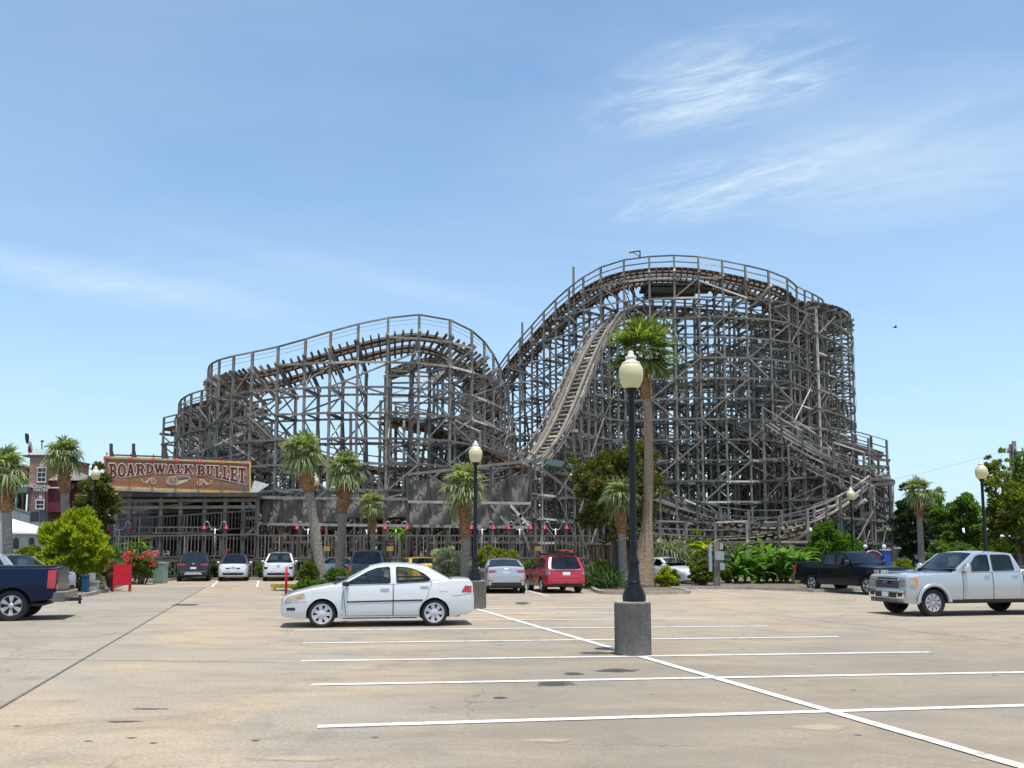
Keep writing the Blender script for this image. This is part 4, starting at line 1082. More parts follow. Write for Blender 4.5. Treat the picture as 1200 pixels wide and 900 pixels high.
# silver sedan seen from behind
def bigsedan(trim, glass=(GLASS, GLASST)):
    s = dict(sedan); s.update(L=4.88, W=1.84, wf=.98, wr=3.8, R=.34, rr=.235, tw=.22, spokes=5, style='double', rimmat=ALLOY,
    topl=[(0, .5), (.04, .62), (.12, .70), (.5, .84), (1.2, .96), (1.5, .975), (2.8, .99), (3.8, 1.05), (4.3, 1.10), (4.7, 1.10), (4.82, 1.03), (4.88, .7)], botl=[(0, .3), (.5, .2), (4.2, .22), (4.88, .36)],
    planl=[(0, .66), (.06, .8), (.2, .9), (.5, .97), (1, 1), (4.0, 1), (4.5, .96), (4.8, .88), (4.88, .8)],
    cab=(1.35, 2.25, 3.45, 4.3), roofl=[(1.35, 1.0), (2.25, 1.35), (2.6, 1.405), (3.0, 1.41), (3.3, 1.385), (3.45, 1.36), (4.3, 1.1)],
    wins=[[(1.7, 1.0), (2.7, 1.02), (2.7, 1.355), (2.3, 1.31)], [(2.8, 1.02), (3.75, 1.08), (3.3, 1.31), (2.8, 1.355)]], doors=[(1.6, 2.72, 1.6, 2.72, .27), (2.76, 3.4, 2.76, 3.75, .27)], trim=trim, mirmat=None, glass=glass); return s
s6 = bigsedan([('rear2', 'taillight', REDL, [(.46, .88), (.84, .86), (.84, .98), (.40, .96)], .012), ('side', 'taillight', REDL, [(4.55, .88), (4.78, .87), (4.78, .97), (4.6, .99)], .008), ('rear', 'license_plate', plain('dim_plate', (.5, .5, .47), .5, .1), rect(-.16, .16, .80, .92), .02), ('rear', 'rear_diffuser', TRIM, rect(-.78, .78, .34, .47), .016), ('rear2', 'reflector', REDL, rect(.56, .78, .52, .56), .02), ('rear', 'emblem', CHROME, rect(-.07, .07, 1.0, 1.06), .02)])
o, c = make_car('family_sedan', 'silver sedan seen from behind, next to the red wagon', 'car', s6, SILVER)
put(o, c, 568.5, 694.5, (-.10, .995), c.wr, 1)
# cars half hidden further back
s7 = bigsedan([('front2', 'headlight', CLEARL, [(.45, .62), (.76, .66), (.78, .76), (.5, .7)], .012), ('front', 'grille', TRIM, rect(-.5, .5, .5, .6)), ('front', 'license_plate', WHITEP, rect(-.15, .15, .42, .52), .02)])
o, c = make_car('family_sedan', 'white sedan nosing out behind the shrubs right of the tall palm', 'car', s7, WHITE)
put(o, c, 789, 686, (.42, -.907), c.wf, -1)
s8 = bigsedan([('rear2', 'taillight', REDL, rect(.5, .84, .82, .98), .012), ('rear', 'license_plate', WHITEP, rect(-.16, .16, .78, .9), .02)])
o, c = make_car('family_sedan', 'pale silver sedan mostly hidden between the two palm trunks', 'car', s8, PALEG)
put(o, c, 376, 685, (-.05, .998), c.wr, 1)
s9 = dict(s8); s9['trim'] = s8['trim']
o, c = make_car('sports_coupe', 'yellow coupe peeping over the roof of the white sedan', 'car', s9, YEL)
put(o, c, 478, 686, (-.3, .95), c.wr, 1)
s10 = suv(L_=4.6, H=1.66, trim=nose(.72, .92))
o, c = make_car('crossover', 'silver crossover behind the navy pickup bed at the left edge', 'car', s10, SILVER)
put(o, c, 26, 703, (.96, -.28), c.wf, -1)
# ------------------------------------------------------------------ vegetation
LEAF_MAG = leafmat('magnolia_leaves', (.04, .06, .015), (.19, .20, .05), .35, .32, (.20, .11, .045))
LEAF_DARK = leafmat('dark_evergreen_leaves', (.016, .026, .013), (.06, .085, .035), .3, .6)
LEAF_MID = leafmat('green_tree_leaves', (.06, .115, .025), (.24, .34, .08), .45)
LEAF_LIVE = leafmat('olive_green_leaves', (.06, .09, .015), (.29, .33, .055), .45)
LEAF_LIME = leafmat('lime_green_leaves', (.11, .18, .010), (.56, .58, .04), .5)
LEAF_BRIGHT = leafmat('bright_green_leaves', (.045, .11, .012), (.17, .30, .03), .4)
LEAF_HEDGE = leafmat('yellow_green_hedge_leaves', (.10, .15, .01), (.34, .38, .03), .35)
LEAF_SAGE = leafmat('silver_sage_leaves', (.26, .28, .21), (.62, .64, .52), .4)
LEAF_PALM = leafmat('palm_fronds', (.10, .14, .055), (.48, .52, .29), .4, .42)
LEAF_PALMB = leafmat('fresh_palm_fronds', (.05, .09, .018), (.28, .33, .10), .4, .4)
LEAF_BAN = leafmat('banana_leaves', (.05, .12, .014), (.20, .34, .07), .45, .35)
LEAF_GRASS = leafmat('strappy_leaves', (.02, .05, .012), (.07, .13, .03), .25, .5)
LEAF_PURP = leafmat('dry_purple_grass', (.16, .11, .08), (.36, .28, .2), .25)
FLOWER = leafmat('pink_red_petals', (.5, .03, .05), (.75, .16, .16), .3)
TRUNKP = None
def barkmat(name, dark, light, rings=0.0):
    m, nt, b = newmat(name)
    n = noise(nt, 5, 5, .65, stretch=(1, 1, 3.0 if rings else .35))
    c = ramp(nt, n, [(.3, dark), (.7, light)])
    L(nt, c, b.inputs['Base Color']); b.inputs['Roughness'].default_value = .95; b.inputs['Specular IOR Level'].default_value = .2
    bump(nt, b, n, .7, .03); return m
PBARK = barkmat('palm_trunk_bark', (.16, .13, .105), (.36, .31, .255), 1.0)
BOOT = barkmat('palm_boot_fibre', (.13, .065, .03), (.40, .22, .105), 1.0)
TPBARK = barkmat('tan_palm_bark', (.20, .135, .085), (.40, .30, .21), 1.0)
BARK = barkmat('tree_bark', (.06, .05, .04), (.19, .165, .135))
STEM = barkmat('green_stem', (.05, .07, .02), (.14, .17, .05))

def leaves(mb, C, D, ln, wd, rs, bend=.15):
    """C centres (n,3), D pointing directions (n,3): one pointed leaf of two quads folded along its length"""
    n = len(C); D = D / np.linalg.norm(D, axis=1, keepdims=True)
    up = rs.normal(size=(n, 3)); S = np.cross(D, up); S /= np.linalg.norm(S, axis=1, keepdims=True) + 1e-9; U = np.cross(S, D)
    l = ln * rs.uniform(.7, 1.3, (n, 1)); w = wd * rs.uniform(.7, 1.3, (n, 1))
    a = C - D * l * .5; b = C + D * l * .5 - U * l * bend
    V = np.stack([a, C + S * w * .5 + U * w * .12, b, C - S * w * .5 + U * w * .12], 1)
    mb.np_quads(V)
def crown(mb, centre, rad, n, nclump, clump_r, ln, wd, seed, shell=.55, flat=1.0, droop=0.0, outward=.7, lo=-1.0):
    rs = np.random.RandomState(seed); centre = np.array(centre); rad = np.array(rad)
    cl = []
    while len(cl) < nclump:
        v = rs.normal(size=3); v /= np.linalg.norm(v)
        if v[2] < lo: continue
        r = shell + (1 - shell) * rs.uniform() ** .5
        cl.append(v * r * (1 + .16 * math.sin(5 * v[0] + 3 * v[2] + seed) + rs.uniform(-.1, .1)))
    cl = np.array(cl); sizes = rs.uniform(.55, 1.25, nclump)
    idx = rs.choice(nclump, n, p=sizes ** 2 / (sizes ** 2).sum())
    v = rs.normal(size=(n, 3)); v /= np.linalg.norm(v, axis=1, keepdims=True); v[:, 2] = np.where(v[:, 2] < -.3, -v[:, 2] * .6, v[:, 2])
    off = v * (clump_r * sizes[idx] * rs.uniform(.45, 1.0, n) ** .5)[:, None]; off[:, 2] *= flat
    Pn = centre + cl[idx] * rad + off
    D = v * outward + (Pn - centre) / rad.mean() * .5 + rs.normal(size=(n, 3)) * .45; D[:, 2] -= droop
    leaves(mb, Pn, D, ln, wd, rs)
    return centre + cl * rad
def tree(name, label, cat, x0, x1, y0, y1, Y, mat, n=5000, nclump=60, ln=.22, wd=.11, clump=.16, base_px=None, group=None, seed=1, shell=.5, trunk=True, tr=.16, depth=None, bark=None, **kw):
    a = P(x0, (y0 + y1) / 2, Y); b = P(x1, (y0 + y1) / 2, Y); t = P((x0 + x1) / 2, y0, Y); bt = P((x0 + x1) / 2, y1, Y)
    rx = (b.x - a.x) / 2; rz = (t.z - bt.z) / 2; c = Vector(((a.x + b.x) / 2, Y, max(rz * .9, (t.z + bt.z) / 2)))
    cr = clump * 2 * (rx * rz) ** .5
    bx = P(base_px, 660, Y).x if base_px else c.x
    root = thing(name, label, cat, (bx, Y, 0), group=group)
    m = MB(); k = .86
    cl = crown(m, c, (max(.1, rx - cr * .9), max(.1, (depth or rx) - cr * .9), max(.1, rz - cr * .9)), n, nclump, cr, ln, wd, seed, shell, **kw)
    m.build('crown' if trunk else 'foliage', mat, root, world=True)
    if trunk:
        rs = random.Random(seed); w = MB(); top = c + Vector((0, 0, rz * .15)); b0 = Vector((bx, Y, 0))
        mid = b0.lerp(top, .45) + Vector((rs.uniform(-.2, .2) * rx * .3, 0, 0))
        w.tube([b0 + Vector((0, 0, -.05)), b0.lerp(mid, .3), mid, top], [tr * 1.5, tr * 1.05, tr * .8, tr * .35], 10)
        for q in cl[:: max(1, len(cl) // 16)]:
            q = Vector(q); s = mid.lerp(top, rs.uniform(-.1, .7)); w.tube([s, s.lerp(q, .5) + Vector((0, 0, rz * .08)), q], [tr * .4, tr * .25, tr * .08], 6)
        w.build('trunk', bark or BARK, root, world=True)
    else:
        w = MB(); rs = random.Random(seed)
        for q in cl[:: max(1, len(cl) // 14)]:
            q = Vector(q); w.tube([Vector((bx + rs.uniform(-.3, .3) * rx, Y + rs.uniform(-.3, .3) * rx, .02)), q], [.03, .012], 5)
        w.build('stem', BARK, root, world=True)
    return root
def fan_leaf(mb, hub, d, lp, lf, nl, wd, rs, droop=.5, spread=115, fold=.0):
    """a fan frond: petiole from hub along d, then nl leaflets radiating"""
    d = d / np.linalg.norm(d); up = np.array([0, 0, 1.0]); s = np.cross(d, up); 
    if np.linalg.norm(s) < .05: s = np.array([1.0, 0, 0])
    s /= np.linalg.norm(s); u = np.cross(s, d)
    h2 = hub + d * lp - np.array([0, 0, .12 * lp * lp * max(0, 1 - d[2])])
    pw = .025
    mb.np_quads(np.array([[hub + s * pw, h2 + s * pw, h2 - s * pw, hub - s * pw]]))
    an = np.radians(np.linspace(-spread, spread, nl)) + rs.normal(size=nl) * .04
    L0 = lf * (1 - .32 * (np.abs(an) / np.radians(spread)) ** 2) * rs.uniform(.85, 1.1, nl)
    dirs = np.cos(an)[:, None] * d + np.sin(an)[:, None] * s + u * (.18 * np.abs(np.sin(an)) - .05)[:, None] + rs.normal(size=(nl, 3)) * .05
    dirs /= np.linalg.norm(dirs, axis=1, keepdims=True)
    side = np.cross(dirs, u); side /= np.linalg.norm(side, axis=1, keepdims=True) + 1e-9
    w = wd
    p0 = np.repeat(h2[None], nl, 0); p1 = p0 + dirs * (L0 * .5)[:, None]; p1[:, 2] -= .05 * droop * L0
    tip = p0 + dirs * (L0 * (1 - .12 * droop))[:, None]; tip[:, 2] -= .5 * droop * L0 * (.6 + .8 * rs.uniform(size=nl))
    V1 = np.stack([p0 - side * w * .25, p0 + side * w * .25, p1 + side * w * .5, p1 - side * w * .5], 1)
    V2 = np.stack([p1 - side * w * .5, p1 + side * w * .5, tip + side * w * .08, tip - side * w * .08], 1)
    mb.np_quads(V1); mb.np_quads(V2)
def palm(label, bx, by, cx, cy, r_px, tw, seed, nleaf=38, Y=None, mat=None, boot=26, flare=1.25, group='fan palms around the car park', top_tw=None, droop=.75, up_bias=.0, lf=None, elo=-50, bow=0.0, bark=None):
    r_px *= .87
    rs = np.random.RandomState(seed)
    if Y is None: b = G(bx, by); Y = b.y
    else: b = Vector((P(bx, 660, Y).x, Y, 0))
    sc = Y / F; rad = r_px * sc; c = P(cx, cy, Y); hub = c - Vector((0, 0, rad * .12))
    root = thing('palm_tree', label, 'palm tree', b, group=group)
    r0 = tw * sc / 2; r1 = (top_tw or tw * .85) * sc / 2
    bootz = (boot + r_px * .62) * sc; H = hub.z; bow_ = bow * sc
    ax = lambda f: Vector((b.x + (hub.x - b.x) * (f ** 1.2) + bow_ * math.sin(math.pi * f), b.y, H * f))
    m = MB(); pts = []; rr = []; nseg = 40; fb = max(.2, 1 - bootz / H)
    for i in range(nseg + 1):
        f = fb * i / nseg; pts.append(ax(f)); e = r0 * (flare ** max(0, 1 - f / .3)) if f < .3 else r0 + (r1 - r0) * (f - .3) / .7
        rr.append(e * (1 + (.035 if i % 2 else -.03)))
    pts[0].z = -.05
    m.tube(pts, rr, 14); m.build('trunk', bark or PBARK, root, world=True)
    m = MB(); pts = []; rr = []
    for i in range(13):
        f = fb + (1 - fb) * i / 12; pts.append(ax(f)); g_ = i / 12; rr.append(r1 * (1.0 + .5 * math.sin(math.pi * min(1, (g_ + .12) * 1.25)) * (1.08 if i % 2 else .94)) * (1 if g_ < .6 else 1 - .6 * (g_ - .6) / .4))
    m.tube(pts, rr, 12)
    for k in range(40):          # cut frond bases
        f = fb + (1 - fb) * rs.uniform(.0, .55); a = rs.uniform(0, 6.28); q = ax(f); o = Vector((math.cos(a), math.sin(a), 0))
        m.beam(q + o * r1 * .9, q + o * r1 * rs.uniform(1.7, 2.5) + Vector((0, 0, rs.uniform(.1, .3))), .07, .03)
    m.build('frond_boots', BOOT, root, world=True)
    m = MB(); h = np.array(hub) + np.array([0, 0, .05])
    for k in range(nleaf):
        az = k * 2.39996 + rs.uniform(-.3, .3); q = (k + .5) / nleaf
        el = math.radians(elo + (80 - elo) * (q ** (1 - up_bias)) + rs.uniform(-14, 14))
        d = np.array([math.cos(az) * math.cos(el), math.sin(az) * math.cos(el), math.sin(el)])
        lp = rad * rs.uniform(.3, .55); l_ = (lf or .72) * rad * rs.uniform(.85, 1.15)
        fan_leaf(m, h + d * .05, d, lp, l_, 22, max(.045, .07 * rad), rs, droop=droop * (1.2 - .5 * math.sin(el)))
    m.build('crown', mat or LEAF_PALM, root, world=True)
    return root
palm('fan palm with a leaning grey trunk and orange boots, in front of the netting', 377, 693, 355, 527, 31, 12, 1, boot=30)
palm('fan palm with criss-cross boots on its trunk top, right behind the leaning one', 397, 686, 405, 549, 29, 10.5, 2, boot=34)
palm('short slim fan palm beside the small far street lamp', 437, 682, 437, 590, 19, 6, 3, Y=47, boot=22)
palm('fan palm with hanging orange boots behind the lamp on the concrete pedestal', 545, 690, 544, 566, 33, 9.5, 4, boot=44)
palm('very tall slender palm with flared tan trunk, its crown high over the nearest lamp', 753, 690, 754, 408, 54, 12, 5, boot=26, flare=2.6, top_tw=8, bark=TPBARK, nleaf=26, mat=LEAF_PALMB, droop=.35, lf=.72, elo=-38, bow=7)
palm('fan palm with an orange-brown trunk top in front of the dark magnolia', 731, 690, 727, 578, 29, 10, 6, boot=28)
palm('fan palm in front of the dark evergreen on the right', 1080, 668, 1076, 574, 21, 7, 7, Y=56, boot=18)
palm('fan palm cut off by the left edge, in front of the brick building', 12, 700, 6, 548, 34, 11, 8, Y=33.5, boot=30)
palm('fan palm with a fat orange boot between the brick building and the sign', 79, 690, 75, 531, 27, 10, 9, Y=39, boot=30)
palm('tiny far fan palm among the trees on the right', 1099, 660, 1100, 578, 10, 3.5, 10, Y=90, boot=8, nleaf=24)
# weeping feathery palm beside the parked white sedan
rs = np.random.RandomState(21); b = P(784, 668, 47.5); root = thing('weeping_palm', 'low weeping palm with arching pale fronds behind the white sedan on the right', 'palm tree', (b.x, 47.5, 0))
m = MB(); 
def arching(mb, base, az, el, length, w, drp, rs, segs=6, taper=True, fold=.0):
    p = np.array(base, float); e = el; st = length / segs; prev = None
    for i in range(segs + 1):
        f = i / segs; d = np.array([math.cos(az) * math.cos(e), math.sin(az) * math.cos(e), math.sin(e)])
        s = np.array([-math.sin(az), math.cos(az), 0]); ww = w * (math.sin(math.pi * min(1, .18 + f * .82)) if taper else (1 - f * .85))
        cur = (p - s * ww / 2 + np.array([0, 0, fold * ww]), p + s * ww / 2 + np.array([0, 0, fold * ww]), p.copy())
        if prev is not None:
            mb.np_quads(np.array([[prev[0], prev[2], cur[2], cur[0]], [prev[2], prev[1], cur[1], cur[2]]]))
        prev = cur; p = p + d * st; e -= drp / segs
for k in range(170):
    az = rs.uniform(0, 6.28); arching(m, (b.x + .1 * math.cos(az), 47.5 + .1 * math.sin(az), 1.5), az, R(rs.uniform(35, 88)), rs.uniform(1.3, 2.3), .075, R(rs.uniform(100, 170)), rs, 6, False)
m.build('crown', leafmat('weeping_pale_fronds', (.10, .14, .06), (.34, .38, .22), .3), root, world=True)
m = MB(); m.tube([(b.x, 47.5, -.05), (b.x, 47.5, 1.6)], [.22, .14], 10); m.build('trunk', PBARK, root, world=True)

tree('magnolia_tree', 'large dark magnolia with rusty leaf undersides, behind the tall lamp post', 'tree', 657, 783, 513, 652, 49, LEAF_MAG, n=15000, nclump=150, ln=.30, wd=.13, clump=.085, base_px=722, seed=3, shell=.35, tr=.2, depth=3.2)
tree('magnolia_tree', 'dark magnolia overlapping the left end of the big sign', 'tree', 84, 140, 545, 642, 46, LEAF_MAG, n=8000, nclump=90, ln=.26, wd=.12, clump=.1, base_px=112, seed=4, shell=.35, tr=.14)
tree('dark_evergreen', 'almost black evergreen tree behind the fan palm on the right', 'tree', 1043, 1092, 572, 664, 64, LEAF_DARK, n=7000, nclump=90, ln=.34, wd=.14, clump=.1, seed=5, shell=.3, tr=.14)
tree('leafy_tree', 'green tree squeezed between the fan palm and the far lamp on the right', 'tree', 1078, 1120, 573, 664, 70, LEAF_MID, n=5000, nclump=60, ln=.34, wd=.18, clump=.11, seed=6, shell=.3)
tree('leafy_tree', 'rounded green tree just left of the right-hand street lamp', 'tree', 1108, 1156, 574, 660, 66, LEAF_MID, n=7000, nclump=80, ln=.34, wd=.18, clump=.1, seed=7, shell=.35)
tree('leafy_tree', 'big loose olive-green tree at the right edge hiding the utility pole', 'tree', 1150, 1236, 548, 668, 50, LEAF_LIVE, n=12000, nclump=120, ln=.26, wd=.14, clump=.085, base_px=1196, seed=8, shell=.35)
tree('leafy_tree', 'thin open sapling crown poking up beside the right-hand street lamp', 'tree', 1143, 1186, 522, 585, 52, LEAF_LIVE, n=1300, nclump=40, ln=.24, wd=.14, clump=.07, base_px=1172, seed=9, shell=.3, tr=.07)
tree('leafy_tree', 'tall green tree cut off by the right edge', 'tree', 1185, 1250, 512, 640, 58, LEAF_MID, n=7000, nclump=80, ln=.28, wd=.16, clump=.1, base_px=1215, seed=10, shell=.35)
tree('leafy_tree', 'pale green low tree behind the silver pickup roof', 'tree', 1148, 1185, 630, 668, 60, LEAF_BRIGHT, n=3000, nclump=40, ln=.28, wd=.16, clump=.13, seed=31)
tree('leafy_tree', 'low dark leafy bank between the palm trunk and the far lamp', 'tree', 1084, 1150, 634, 668, 60, LEAF_MID, n=4500, nclump=60, ln=.36, wd=.2, clump=.1, seed=32)
# bushes
tree('lime_bush', 'big rounded lime green bush left of the red sandwich board', 'bush', 50, 127, 596, 690, 36.5, LEAF_LIME, n=15000, nclump=230, ln=.27, wd=.085, clump=.075, seed=11, shell=.6, trunk=False, outward=1.0, droop=-.6, lo=-.75)
tree('round_bush', 'clipped round bush behind the navy pickup', 'bush', 6, 64, 640, 676, 39, LEAF_HEDGE, n=6000, nclump=80, ln=.12, wd=.07, clump=.1, seed=12, shell=.75, trunk=False)
tree('round_bush', 'large bright green round bush beside the black pickup', 'bush', 938, 1013, 614, 682, 49, LEAF_BRIGHT, n=9000, nclump=120, ln=.26, wd=.12, clump=.09, seed=13, shell=.6, trunk=False)
tree('clipped_hedge', 'domed yellow-green hedge behind the silver sedan', 'hedge', 551, 609, 641, 690, 46, LEAF_HEDGE, n=8000, nclump=140, ln=.12, wd=.08, clump=.07, seed=14, shell=.85, trunk=False)
tree('sage_bush', 'silvery sage bush in front of the fence, left of the pedestal lamp', 'bush', 499, 549, 638, 690, 42.5, LEAF_SAGE, n=7000, nclump=110, ln=.22, wd=.06, clump=.09, seed=15, shell=.5, trunk=False, droop=-.4)
tree('round_bush', 'bronze-tipped round shrub in front of the white sedan on the right', 'bush', 803, 843, 657, 692, 42.5, LEAF_LIVE, n=5000, nclump=70, ln=.16, wd=.09, clump=.1, seed=16, shell=.55, trunk=False)
tree('low_shrub', 'low lime shrub at the foot of the tall palm', 'bush', 765, 793, 668, 694, 40.5, LEAF_LIME, n=2600, nclump=40, ln=.16, wd=.09, clump=.13, seed=17, trunk=False)
tree('low_shrub', 'small dark conical shrub between the lime shrub and the white sedan', 'bush', 779, 797, 668, 692, 41.5, LEAF_MID, n=2200, nclump=30, ln=.15, wd=.07, clump=.13, seed=18, trunk=False)
tree('low_shrub', 'leafy shrub at the foot of the leaning palm, beside the white crossover', 'bush', 348, 377, 655, 696, 38, LEAF_LIVE, n=3600, nclump=50, ln=.18, wd=.08, clump=.12, seed=19, trunk=False)
tree('low_shrub', 'low mound of ground cover spilling over the palm island kerb', 'bush', 344, 392, 681, 699, 36, LEAF_BRIGHT, n=3600, nclump=60, ln=.14, wd=.06, clump=.12, seed=20, trunk=False)
tree('low_shrub', 'dark green shrub between the two palm trunks on the island', 'bush', 378, 415, 664, 697, 37, LEAF_MID, n=3600, nclump=50, ln=.2, wd=.08, clump=.12, seed=22, trunk=False)
tree('low_shrub', 'grey-green low shrub between the agave and the purple grass', 'bush', 96, 124, 672, 695, 36.5, LEAF_SAGE, n=2600, nclump=40, ln=.13, wd=.06, clump=.13, seed=23, trunk=False)
tree('purple_grass', 'brownish purple ornamental grass behind the red sandwich board', 'grass clump', 109, 146, 655, 690, 39, LEAF_PURP, n=5000, nclump=60, ln=.3, wd=.03, clump=.13, seed=24, trunk=False, droop=-.6)
for i, (x0, x1) in enumerate(((158, 203), (246, 260), (297, 314))):
    tree('fence_shrub', 'low clipped shrub at the fence foot, ' + ('left of the dark grey crossover', 'between the dark grey and the black-roofed car', 'between the two white crossovers')[i], 'bush', x0 + (28 if i == 0 else 0), x1, 657, 678, 54, LEAF_MID, n=1500, nclump=26, ln=.16, wd=.09, clump=.15, seed=25 + i, trunk=False)
for i, (x0, x1, y0, Y, mt, lb) in enumerate(((1040, 1075, 655, 50, LEAF_HEDGE, 'low yellow-green shrub beyond the black pickup hood'), (610, 640, 655, 50, LEAF_BRIGHT, 'small green shrub between the silver sedan and the red wagon'), (840, 868, 660, 45, LEAF_LIVE, 'low olive shrub at the foot of the meter post'),
        (745, 775, 640, 48.5, LEAF_LIME, 'yellow-green shrub behind the tall palm trunk'), (800, 840, 620, 52, LEAF_LIVE, 'leafy shrub under the low track, left of the meter post'), (110, 150, 640, 44, LEAF_BRIGHT, 'green shrub between the lime bush and the flowers'),
        (488, 512, 660, 46, LEAF_LIVE, 'small shrub left of the sage bush'), (690, 720, 655, 47, LEAF_LIVE, 'olive shrub right of the red wagon'))):
    tree('low_shrub', lb, 'bush', x0, x1, y0, 684, Y, mt, n=2200, nclump=36, ln=.2, wd=.09, clump=.14, seed=40 + i, trunk=False)
# red cannas
root = tree('flower_bush', 'bush of coral red flowers by the green utility box', 'bush', 148, 184, 648, 681, 46, LEAF_MID, n=3200, nclump=46, ln=.26, wd=.11, clump=.12, seed=33, trunk=False)
rs = np.random.RandomState(5)
for k in range(26):
    m = MB()
    q = P(rs.uniform(145, 184), rs.uniform(646, 664), 46 + rs.uniform(-.9, .2)); C = np.array(q) + rs.normal(size=(16, 3)) * .07
    leaves(m, C, rs.normal(size=(16, 3)) + np.array([0, 0, .5]), .14, .12, rs)
    m.build('flower', FLOWER, root, world=True)
# strappy plants
def strap(name, label, cat, px, py, n, ln, w, mat, seed, group=None, el=(45, 85), drp=(30, 110), Y=None, spread=.15):
    rs = np.random.RandomState(seed); g_ = G(px, py); root = thing(name, label, cat, g_, group=group); m = MB()
    for k in range(n):
        az = rs.uniform(0, 6.28); arching(m, (g_.x + rs.normal() * spread, g_.y + rs.normal() * spread, .02), az, R(rs.uniform(*el)), ln * rs.uniform(.6, 1.15), w, R(rs.uniform(*drp)), rs, 5, True, .25)
    m.build('foliage', mat, root, world=True); return root
strap('agave_plant', 'striped agave with arching blades behind the navy pickup tailgate', 'plant', 92, 695, 46, 1.15, .09, leafmat('striped_agave_blades', (.12, .17, .03), (.4, .42, .14), .3), 1)
for i, (px, py, n, l_) in enumerate(((700, 690, 110, 1.7), (716, 692, 110, 1.5), (684, 689, 80, 1.3))):
    strap('liriope_clump', ('tall dark clump of grassy leaves right of the red wagon', 'dark grassy clump nearest the tall lamp post', 'lower grassy clump touching the red wagon')[i], 'plant', px, py, n, l_, .055, LEAF_GRASS, 50 + i, spread=.35)
# bananas
rs = np.random.RandomState(77)
POS = [('left end of the row by the meter post', 862), ('second from the meter post', 872), ('short plant', 881), ('', 889), ('', 898), ('', 906), ('', 914), ('', 921), ('', 930), ('', 939)]
for i, (nm, px) in enumerate(POS):
    Y = 45 + (i % 3) * 1.2; b = P(px, 660, Y); H = rs.uniform(1.5, 2.1)
    root = thing('banana_plant', 'green banana plant with broad paddle leaves in the row beside the black pickup', 'plant', (b.x, Y, 0), group='banana plants in a row')
    m = MB(); m.tube([(b.x, Y, 0), (b.x + rs.uniform(-.1, .1), Y, H * .75)], [.09, .05], 8); m.build('stem', STEM, root, world=True)
    m = MB()
    for k in range(30):
        az = rs.uniform(0, 6.28); z = rs.uniform(.05, .75) * H; arching(m, (b.x, Y, z), az, R(rs.uniform(25, 88)), rs.uniform(.9, 1.7), rs.uniform(.28, .42), R(rs.uniform(25, 125)), rs, 7, True, .18)
    m.build('foliage', LEAF_BAN, root, world=True)
# papaya-like young plants by the fence
def stemplant(label, px, pyb, pyt, r, Y, seed, mat):
    rs = np.random.RandomState(seed); b = P(px, pyt, Y); root = thing('young_tree', label, 'young tree', (b.x, Y, 0)); m = MB()
    m.tube([(b.x, Y, -.02), (b.x + .05, Y, b.z)], [.06, .035], 7); m.build('trunk', STEM, root, world=True); m = MB()
    for k in range(16):
        az = rs.uniform(0, 6.28); arching(m, (b.x, Y, b.z - rs.uniform(0, .5)), az, R(rs.uniform(5, 70)), r * rs.uniform(.7, 1.2), .22, R(rs.uniform(50, 110)), rs, 5, True, .2)
    m.build('crown', mat, root, world=True)
stemplant('thin papaya-like sapling with flat leaves above the red flowers', 160, 660, 636, 1.1, 48, 1, LEAF_BRIGHT)
stemplant('spindly sapling with drooping leaves in front of the fence, left of the sage bush', 471, 660, 622, .95, 47, 2, LEAF_BRIGHT)
stemplant('thin young palm under the low track, near the meter post', 826, 670, 640, 1.2, 49, 3, LEAF_LIME)
# far belt of trees that closes the horizon
m = MB(); rs = np.random.RandomState(9)
for k in range(46):
    x = -75 + 160 * k / 45 + rs.uniform(-1.5, 1.5)
    crown(m, (x, 122 + rs.uniform(-4, 4), 3.2), (3.4, 2.5, rs.uniform(2.8, 4.0)), 700, 20, 1.3, .8, .5, 300 + k, .4)
o = m.build('far_woods', LEAF_DARK, None); tag(o, 'dark band of far trees seen through the foot of the coaster', 'woods', kind='stuff')
# ------------------------------------------------------------------ street furniture
def street_lamp(label, px, gy, Y=None, pedestal=None, group='globe street lamps', hb=0.0, n=24):
    """gy = photo height of the globe's middle"""
    if Y is None: Y = 2.95 / (646 - gy) * 1000
    q = P(px, gy, Y); root = thing('street_lamp', label, 'street lamp', (q.x, Y, hb), group=group)
    H = q.z - hb; top = H - .27
    m = MB(); m.lathe([(.2, 0), (.2, .11), (.18, .14), (.18, .16), (.115, .29), (.11, .32), (.12, .34), (.105, .36), (.085, .64), (.1, .66), (.1, .70), (.07, .75), (.06, .8), (.052, top - .2), (.055, top - .18), (.05, top - .12), (.1, top - .02), (.11, top)], n, cap=True)
    m.build('post', BLACKM, root, sharp=40)
    m = MB(); m.lathe([(.10, top), (.15, top + .03), (.2, top + .14), (.215, top + .25), (.21, top + .36), (.17, top + .43), (.12, top + .46)], n, cap=True); m.build('globe', CREAM, root, sharp=50)
    m = MB(); m.lathe([(.165, top + .44), (.165, top + .46), (.10, top + .5), (.085, top + .52), (.1, top + .545), (.1, top + .575), (.06, top + .60), (.05, top + .62), (.055, top + .65), (.03, top + .68), (.001, top + .69)], n); m.build('globe_cap', CREAMT, root, sharp=60)
    return root
def pedmat():
    m, nt, b = newmat('exposed_aggregate_concrete')
    n = noise(nt, 45, 4, .75); n2 = noise(nt, 2.0, 4, .6); n3 = noise(nt, 4, 4, .6, stretch=(1, 1, .2))
    c = mixc(nt, 1.0, ramp(nt, n, [(.3, (.05, .047, .04)), (.65, (.22, .205, .175))]), ramp(nt, n2, [(.3, (.75, .75, .75)), (.7, (1.15, 1.15, 1.12))]), 'MULTIPLY')
    c = mixc(nt, ramp(nt, n3, [(.55, 0.0), (.75, .6)]), c, (.06, .05, .045))
    L(nt, c, b.inputs['Base Color']); b.inputs['Roughness'].default_value = .95; bump(nt, b, n, .8, .015); return m
